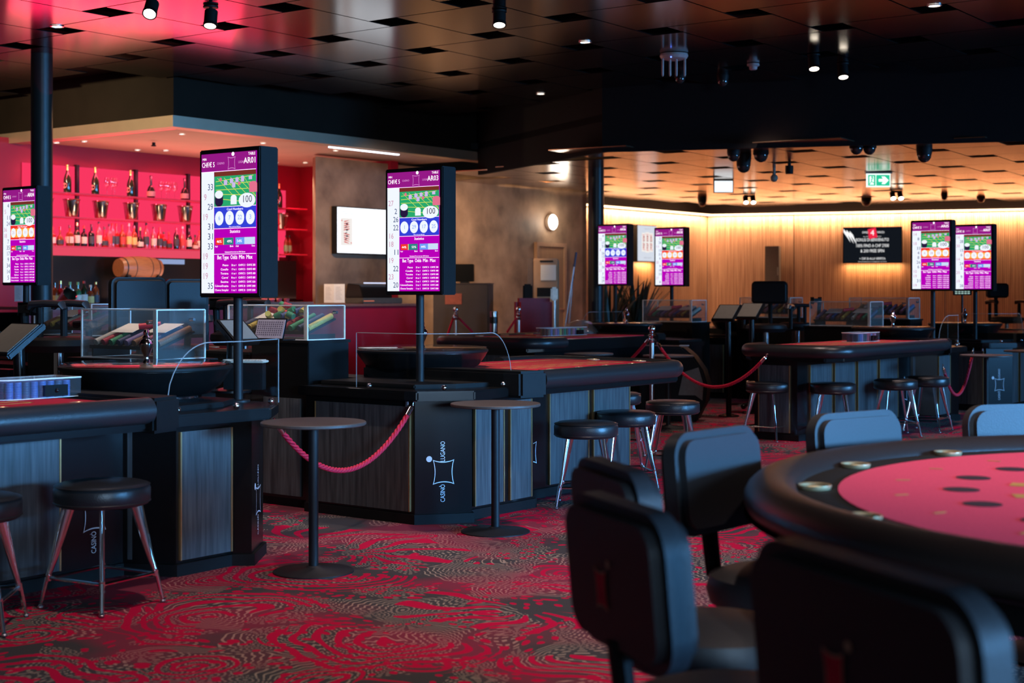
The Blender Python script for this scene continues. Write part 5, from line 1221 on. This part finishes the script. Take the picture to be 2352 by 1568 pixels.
# podium with monitor
t = thing('podium', 'plain dark brown reception podium left of the concrete wall posts', 'podium', ((1040-1176)*19.2/F, 19.2, 0), -.15)
b = MB(); b.box(-.26, .46, 0, .45, 0, 1.41); b.build('body', mat('podium_brown', (.07, .045, .035), .5, nscale=4), t, .006, 0)
b = MB(); b.box(-.27, .47, -.01, .46, 1.41, 1.425); b.build('top', mat('podium_top', (.09, .055, .045), .4), t, .003, 0)
b = MB(); b.box(-.1, .12, -.012, -.002, 1.15, 1.29); b.build('notice', mat('orange_notice', (.45, .1, .05), .6), t, smooth=0)
t = thing('desk_monitor', 'black monitor on top of the podium, partly behind the AR03 screen', 'monitor', ((1062-1176)*19.3/F, 19.3, 1.425), -.2)
b = MB(); b.box(-.15, .13, .1, .16, .02, .25); b.build('casing', blackp, t, .008, 0); b = MB(); b.box(-.05, .05, .08, .2, 0, .02); b.build('foot', blackm, t)
# black panel, kiosk with paper, red chair, mop
def px_box(name, lab, cat, px0, px1, py0, d, dep, m, rz=0):
    x = ((px0+px1)/2-1176)*d/F; w = (px1-px0)*d/F; t = thing(name, lab, cat, (x, d, 0), rz); zt = HC-(py0-HZ)*d/F
    b = MB(); b.box(-w/2, w/2, 0, dep, 0.02, zt); b.build('body', m, t, .02, 0); b = MB(); b.box(-w/2+.02, w/2-.02, .01, dep-.01, 0, .02); b.build('base', blackm, t, smooth=0); return t, w, zt
px_box('partition_screen', 'black rounded partition between the rope post and the brown kiosk', 'partition', 1201, 1223, 652, 19.4, .25, blackm)
t, w_, zt = px_box('information_kiosk', 'brown upright kiosk with a white notice in front of the door', 'kiosk', 1223, 1284, 593, 20.2, .4, mat('kiosk_brown', (.42, .25, .14), .5, nscale=4), .0)
b = MB(); b.box(-w_/2-.07, -w_/2, 0, .4, 0, zt); b.build('side_panel', mat('kiosk_dark', (.10, .065, .05), .5), t, smooth=0)
b = MB(); b.box(-.07, .14, -.012, 0, zt-.30, zt-.09); b.build('notice', paper, t, smooth=0)
b = MB(); b.box(-.08, .1, -.01, 0, zt-.05, zt-.03); b.build('slot', blackm, t, smooth=0)
b = MB(); b.box(-.12, .15, -.015, 0, zt-.52, zt-.40); b.build('opening', blackm, t, smooth=0)
t = thing('red_armchair', 'dark red easy chair in front of the brown kiosk', 'chair', ((1250-1176)*19.0/F, 19.0, 0), .5)
rm = mat('red_upholstery', (.30, .008, .02), .6)
b = MB(); b.box(-.28, .28, -.25, .3, .4, .56); b.build('seat', rm, t, .05, 50); b = MB(); b.box(-.28, .28, .2, .34, .5, 1.23); b.build('backrest', rm, t, .05, 50)
for sg in (-1, 1): b = MB(); b.box(sg*.30-.05, sg*.30+.05, -.25, .3, .4, .78); b.build('armrest', rm, t, .04, 50)
for X in (-.22, .22):
    for Y in (-.2, .25): b = MB(); b.tube([(X, Y, 0), (X, Y, .42)], .02, 8); b.build('leg', steel, t)
t = thing('dispenser', 'small steel hand dispenser on a stand right of the kiosk', 'dispenser', ((1273-1176)*18.5/F, 18.5, 0), 0)
b = MB(); b.tube([(0, 0, .02), (0, 0, 1.2)], .03, 12); b.lathe([(.14, 0), (.14, .02), (.001, .02)], 24); b.build('stand', steel, t); b = MB(); b.box(-.045, .045, -.05, .05, 1.2, 1.37); b.build('head', mat('grey_steel', (.4, .4, .4), .35, .7), t, .02, 50)
for i, (a, c_, d) in enumerate((((1323, 583), (1300, 740), 18.2), ((1318, 610), (1306, 760), 18.4))):
    A = W(*a, d); B_ = W(*c_, d); dirv = (B_-A).normalized(); G = B_+dirv*(B_.z/abs(dirv.z))
    t = thing('mop_handle', ['taller leaning mop with a grey handle right of the kiosk', 'shorter leaning mop with a pale handle right of the kiosk'][i], 'mop', (G.x, G.y, 0))
    b = MB(); b.tube([A-Vector(G), Vector((0, 0, .06))], .011, 8); b.build('pole', mat('grey_alu', (.45, .45, .47), .4, .6), t)
    b = MB(); b.tube([A-Vector(G)-dirv*.02, A-Vector(G)+dirv*.16], .015, 8); b.build('grip', mat('dark_blue_grip', (.03, .04, .09), .5), t)
    b = MB(); b.lathe([(.001, 0), (.11, .0), (.08, .07), (.02, .09), (.001, .09)], 16); b.build('mop_head', mat('grey_cloth', (.2, .2, .2), .9), t)
t = thing('cylinder_bin', 'slim polished steel cylinder with a black band between the two rope posts', 'bin', ((1134-1176)*18.3/F, 18.3, 0))
b = MB(); b.lathe([(.05, 0), (.05, .92)], 20); b.build('body', bm_steel, t); b = MB(); b.lathe([(.052, .92), (.052, 1.0)], 20); b.build('band', blackp, t); b = MB(); b.lathe([(.05, 1.0), (.05, 1.07), (.001, 1.075)], 20); b.build('cap', bm_steel, t)
# bag/clear curved hood left of wheel at plants
t = thing('clear_hood', 'clear curved hood catching orange light left of the wheel at the plants', 'cover', W(1335, 742, 17.2), -.3)
b = MB(); b.lathe([(.24*math.cos(a*PI/20)+.001, .2*math.sin(a*PI/20)) for a in range(11)], 28, Matrix.Translation((0, 0, -.16))); b.build('shell', glassy('orange_lit_glass', (.85, .7, .5), .12, .08, .18), t)  # orange light on the clear shell is painted in as its tint
# plants
def plant(px, d, ztop, n, lab, seed):
    random.seed(seed); t = thing('potted_plant', lab, 'plant', ((px-1176)*d/F, d, 0))
    b = MB(); b.lathe([(.16, 0), (.2, .02), (.24, .5), (.23, .52), (.2, .48), (.001, .46)], 28); b.build('pot', blackm, t)
    gm = mat('dark_green_leaf', (.02, .035, .022), .45, nscale=12, noise=.3)
    b = MB()
    for k in range(n):
        a = random.uniform(0, 2*PI); lean = random.uniform(.02, .55); L = (ztop-.45)*random.uniform(.75, 1.02); pts = []
        wv = random.uniform(.03, .045); dirr = Vector((math.cos(a), math.sin(a), 0)); sd = Vector((-math.sin(a+.4), math.cos(a+.4), 0))
        base = dirr*random.uniform(.0, .1)+Vector((0, 0, .45)); vs = []; m = 7
        for j in range(m+1):
            u = j/m; c = base+Vector((0, 0, L*u*(1-.25*lean*u)))+dirr*lean*L*u*u*.9; ww = wv*math.sin(PI*min(1, .25+.75*u)**1.0)*(1 if u < .9 else .5)+.002
            vs += [c-sd*ww, c+dirr*.008, c+sd*ww]
        fs = []
        for j in range(m): q = 3*j; fs += [(q, q+3, q+4, q+1), (q+1, q+4, q+5, q+2)]
        b.add(vs, fs)
    b.build('leaves', gm, t, smooth=60, merge=False)
plant(1395, 20.4, 1.58, 26, 'spiky dark green plant left one, at the column', 3)
plant(1462, 21.6, 1.60, 34, 'spiky dark green plant right one, silhouetted against the lit wood wall', 5)
# curved arcade/terminal behind centre table
t = thing('rounded_console', 'black console with a curved grey side, right of the centre rope post', 'console', W(1560, 900, 15.2)*1, -.25); t.location.z = 0
t.location = ((1570-1176)*14.9/F, 14.9, 0)
prof = [(-.45, 0), (.12, 0), (.22, .2), (.24, .38), (.2, .52), (.1, .66), (-.02, .76), (-.45, .76)]
b = MB(); b.add([(x, 0, z) for x, z in prof]+[(x, .35, z) for x, z in prof], [tuple(range(8))[::-1], tuple(range(8, 16))]+[(i, (i+1) % 8, 8+(i+1) % 8, 8+i) for i in range(8)]); b.build('body', blackm, t, .02, 40)
b = MB(); pr2 = [(.0, .5), (.15, .55), (.2, .38), (.19, .22), (.12, .27), (-.05, .27)]; b.add([(x, -.012, z) for x, z in pr2]+[(x, -.001, z) for x, z in pr2], [tuple(range(6)), tuple(range(6, 12))[::-1]]+[(i, (i+1) % 6, 6+(i+1) % 6, 6+i) for i in range(6)]); b.build('side_plate', mat('grey_plate', (.16, .15, .13), .5), t, smooth=0)
b = MB(); b.box(-.05, .04, .05, .12, .76, .77); b.build('label_plate', mat('pale_label', (.4, .45, .45), .5), t, smooth=0)
# small black keypad screen below the AR07 screen
t = thing('keypad_display', 'small black keypad with lit keys between the AR05 and AR07 poles', 'keypad', ((2211-1176)*17.6/F, 17.6, 1.0), 0)
b = MB(); b.box(-.11, .11, 0, .03, .27, .36); b.build('casing', blackp, t, .004, 0); b = MB(); b.tube([(0, .02, -.22), (0, .02, .28)], .012, 8); b.lathe([(.06, -.225), (.06, -.215), (.001, -.215)], 16, Matrix.Translation((0, .02, 0))); b.build('pole', blackp, t)
b = MB()
for r in range(3):
    for c in range(5): rect(b, -.09+c*.037, -.063+c*.037, .285+r*.024, .30+r*.024, Matrix.Identity(4), -.001)
b.build('keys', emis('key_glow', (.4, .6, .55), .8), t, smooth=0, merge=False)
# ================================================================ CEILING FIXTURES
def spot_cyl(px, py, zbot, lab, aim=(0, 0), lit=14, tilt=.35):
    d = (zbot-HC)*F/(HZ-py); p = W(px, py, d); t = thing('ceiling_spotlight', lab, 'ceiling light', (p.x, p.y, zbot), 0, 'black cylinder spotlights')
    zc = 3.565 if d < 16 else 2.895
    M = Matrix.Translation((0, 0, .07)) @ Matrix.Rotation(-tilt, 4, 'X') @ Matrix.Translation((0, 0, -.07))
    b = MB(); b.lathe([(.05, .02), (.052, .01), (.052, .13), (.001, .13)], 24, M); b.build('can', blackm, t)
    b = MB(); b.tube([(0, 0, .12), (0, 0, zc-zbot)], .014, 10); b.lathe([(.06, zc-zbot-.015), (.06, zc-zbot), (.001, zc-zbot)], 20); b.build('mount', blackm, t)
    b = MB(); b.lathe([(.001, 0), (.044, 0), (.044, .02), (.001, .02)], 24, M); b.build('lens', emis('spot_lens_bright' if lit > 20 else 'spot_lens', (1, .87, .7), lit), t)
    b = MB(); b.lathe([(.046, -.004), (.056, -.004), (.056, .02), (.046, .02), (.046, -.004)], 24, M); b.build('ring', blackp, t)
spot_cyl(347, 40, 3.40, 'lit spotlight upper left, the brightest one', lit=30, tilt=.75)
spot_cyl(484, 62, 3.40, 'lit spotlight right of the brightest one, upper left')
spot_cyl(1147, 60, 3.44, 'spotlight at the top centre of the ceiling', lit=8)
spot_cyl(1869, 160, 3.42, 'left one of the two glowing spotlights at the upper right')
spot_cyl(1936, 179, 3.42, 'right one of the two glowing spotlights at the upper right')
for px, py, lab in ((1344, 96, 'large, in the dark square at the top centre'), (1242, 215, 'left one of the far pair at the picture centre'), (1345, 219, 'right one of the far pair at the picture centre'), (131, 60, 'tiny, beside the top of the left column'), (2146, 12, 'at the upper right frame edge')):
    downlight(px, py, 3.568, 'recessed round ceiling downlight, '+lab, 'recessed downlights in the black ceiling', emis('recessed_lens', (1, .85, .72), 5), .045)
def dome(px, py_top, py_bot, wpx, lab, zc=2.9):
    d = (zc-HC)*F/(HZ-py_top); r = wpx*d/F/2; h = (py_bot-py_top)*d/F; p = W(px, py_top, d)
    t = thing('dome_camera', lab, 'camera', p, 0, 'dome cameras')
    b = MB(); b.lathe([(r*1.05, 0), (r*1.1, -.02), (r*.95, -max(.03, h-r))], 24); b.build('housing', blackm, t)
    zz = -max(.03, h-r); b = MB(); b.lathe([(r*.95*math.cos(a*PI/16), zz-r*.95*math.sin(a*PI/16)) for a in range(9)], 24); b.build('dome', mat('smoked_dome', (.03, .028, .025), .06, spec=.8), t)
for a in ((1685, 345, 372, 28, 'hanging camera dome, leftmost of the cluster at the ceiling step'), (1708, 352, 398, 33, 'lowest camera dome of the cluster at the ceiling step'), (1748, 348, 374, 34, 'round camera dome in the middle of the cluster at the ceiling step'),
          (1967, 335, 356, 30, 'camera dome left of the green exit sign pair'), (1997, 335, 354, 30, 'camera dome right one of the touching pair above the exit sign'), (2123, 338, 374, 34, 'large lone camera dome right of the exit sign'),
          (1613, 452, 475, 20, 'camera dome above the corner of the wood walls'), (1990, 455, 474, 22, 'camera dome at the top of the right wood wall, left of the twin spotlights'), (2169, 445, 460, 14, 'small camera dome above the right wall, between the wall screens'), (2253, 452, 466, 18, 'camera dome at the top of the right wood wall, far right')):
    dome(*a)
dome(1562, 172, 193, 24, 'faint camera dome on the black ceiling beside the antennas', 3.57); dome(1660, 172, 200, 26, 'faint camera dome on the black ceiling right of the antennas', 3.57)
for px, py, lab in ((1721, 462, 'twin spotlight left of the exit sign above the wood wall'), (2059, 452, 'twin spotlight below the exit sign above the wood wall')):
    d = 1.58*F/(HZ-py+12); p = W(px, py-8, d); t = thing('twin_spotlight', lab, 'ceiling light', (p.x, p.y, 2.895))
    b = MB(); b.box(-.09, .09, -.03, .03, -.03, 0); b.build('mount', blackm, t)
    for sg in (-1, 1):
        M = Matrix.Translation((sg*.06, 0, -.07)) @ Matrix.Rotation(-.7, 4, 'X'); b = MB(); b.lathe([(.04, -.07), (.042, .05), (.001, .055)], 18, M); cn = b.build('can', blackm, t)
        b = MB(); b.lathe([(.001, -.072), (.038, -.072), (.038, -.066), (.001, -.066)], 18, M); b.build('lens', emis('twin_lens', (1, .9, .75), 10), cn)
d = 1.6*F/(HZ-395); c = W(2018, 403, d)
t = thing('exit_sign', 'green and white exit sign with running figure and arrow hanging from the ceiling', 'sign', (c.x, c.y, 2.9), 0)
sw, sh_ = 55*d/F, 31*d/F; b = MB(); b.box(-sw/2, sw/2, 0, .03, -.02-sh_, -.02); sg_ = b.build('panel', emis('exit_white', (.8, .95, .9), 1.3), t, smooth=0)
b = MB(); b.box(-sw/2-.02, sw/2+.02, -.01, .04, -.02, 0); b.build('mount', steel, t, smooth=0)
z0 = -.02-sh_/2; b = MB(); rect(b, -sw*.44, -sw*.13, z0-sh_*.4, z0+sh_*.4, I4, -.002); rect(b, -sw*.1, sw*.46, z0-sh_*.4, z0+sh_*.4, I4, -.002); b.build('green_field', emis('exit_green', (.02, .50, .28), 1.2), sg_, smooth=0)
b = MB(); b.add([(x*sw, -.004, z0+z*sh_) for x, z in ((.0, .1), (.18, .1), (.12, .28), (.26, .28), (.42, 0), (.26, -.28), (.12, -.28), (.18, -.1), (0, -.1))], [(1, 7, 8, 0), (2, 3, 4, 1), (4, 5, 6, 7), (1, 4, 7)])
rect(b, -sw*.38, -sw*.2, z0-sh_*.32, z0+sh_*.3, I4, -.003); b.build('arrow', emis('exit_arrow', (.85, 1, .95), 1.4), sg_, smooth=0)
b = MB(); disc(b, -sw*.27, z0+sh_*.22, .014, .014, I4, -.005)
for q in (((-.33, .05), (-.22, .12)), ((-.28, .12), (-.31, -.1)), ((-.31, -.1), (-.37, -.28)), ((-.29, -.08), (-.21, -.2))):
    b.tube([(q[0][0]*sw, -.005, z0+q[0][1]*sh_), (q[1][0]*sw, -.005, z0+q[1][1]*sh_)], .006, 6)
b.build('running_figure', emis('exit_green', (.02, .50, .28), 1.2), sg_, smooth=0)
d = 1.6*F/(HZ-412); c = W(1662, 430, d)
t = thing('lit_sign', 'plain white lit sign hanging from the ceiling left of the exit sign', 'sign', (c.x, c.y, 2.9), 0)
sw, sh_ = 42*d/F, 26*d/F; b = MB(); b.box(-sw/2, sw/2, 0, .03, -.02-sh_, -.02); b.build('panel', emis('sign_white', (.8, .88, .95), 1.3), t, smooth=0)
b = MB(); b.box(-sw/2-.012, -sw/2, -.005, .035, -.03-sh_, -.01); b.box(sw/2, sw/2+.012, -.005, .035, -.03-sh_, -.01); b.box(-sw/2-.012, sw/2+.012, -.005, .035, -.03-sh_, -.02-sh_); b.box(-sw/2-.012, sw/2+.012, -.005, .035, -.02, 0); b.build('frame', blackm, t, smooth=0)
# access point with antennas
d = 2.25*F/(HZ-128); c = W(1548, 130, d); t = thing('wireless_access_point', 'white access point with four hanging antennas on the dark ceiling', 'access point', (c.x, c.y, 3.565), 0)
wm_ = mat('white_plastic', (.42, .38, .38), .4)
b = MB(); b.lathe([(.13, 0), (.135, -.02), (.12, -.045), (.08, -.055), (.001, -.055)], 28); b.build('body', wm_, t)
for k, X in enumerate((-.11, -.04, .02, .10)):
    b = MB(); b.tube([(X, -.03, -.04), (X, -.03, -.06), (X, -.03, -.2), (X, -.03, -.215)], [.008, .011, .011, .006], 8); b.build('antenna', wm_, t)
b = MB(); b.sphere((-.04, -.115, -.045), .006, 8); b.build('status_light', emis('blue_led', (.1, .2, 1), 6), t)
d = 2.25*F/(HZ-150); c = W(1730, 150, d); t = thing('smoke_detector', 'small white smoke detector on the dark ceiling', 'smoke detector', (c.x, c.y, 3.565))
b = MB(); b.lathe([(.06, 0), (.062, -.02), (.04, -.03), (.04, -.05), (.03, -.06), (.001, -.06)], 20); b.build('body', wm_, t)
d = 1.58*F/(HZ-385); c = W(1813, 370, 18.2); t = thing('black_projector', 'small black cylindrical fixture right of the camera dome cluster', 'fixture', (c.x, c.y, 2.9))
b = MB(); b.tube([(0, 0, .3), (0, 0, -.06)], .02, 12); b.lathe([(.001, -.14), (.045, -.14), (.05, -.12), (.05, -.04), (.001, -.03)], 20); b.build('body', blackm, t)
d = 1.58*F/(HZ-385); c = W(1778, 385, 19.0); t = thing('wireless_sensor', 'small pale round sensor hanging right of the camera domes', 'sensor', (c.x, c.y, 2.9))
b = MB(); b.tube([(0, 0, .3), (0, 0, -.1)], .02, 12); b.sphere((0, 0, -.13), .05, 16); b.build('body', mat('greenish_plastic', (.35, .33, .26), .4), t)
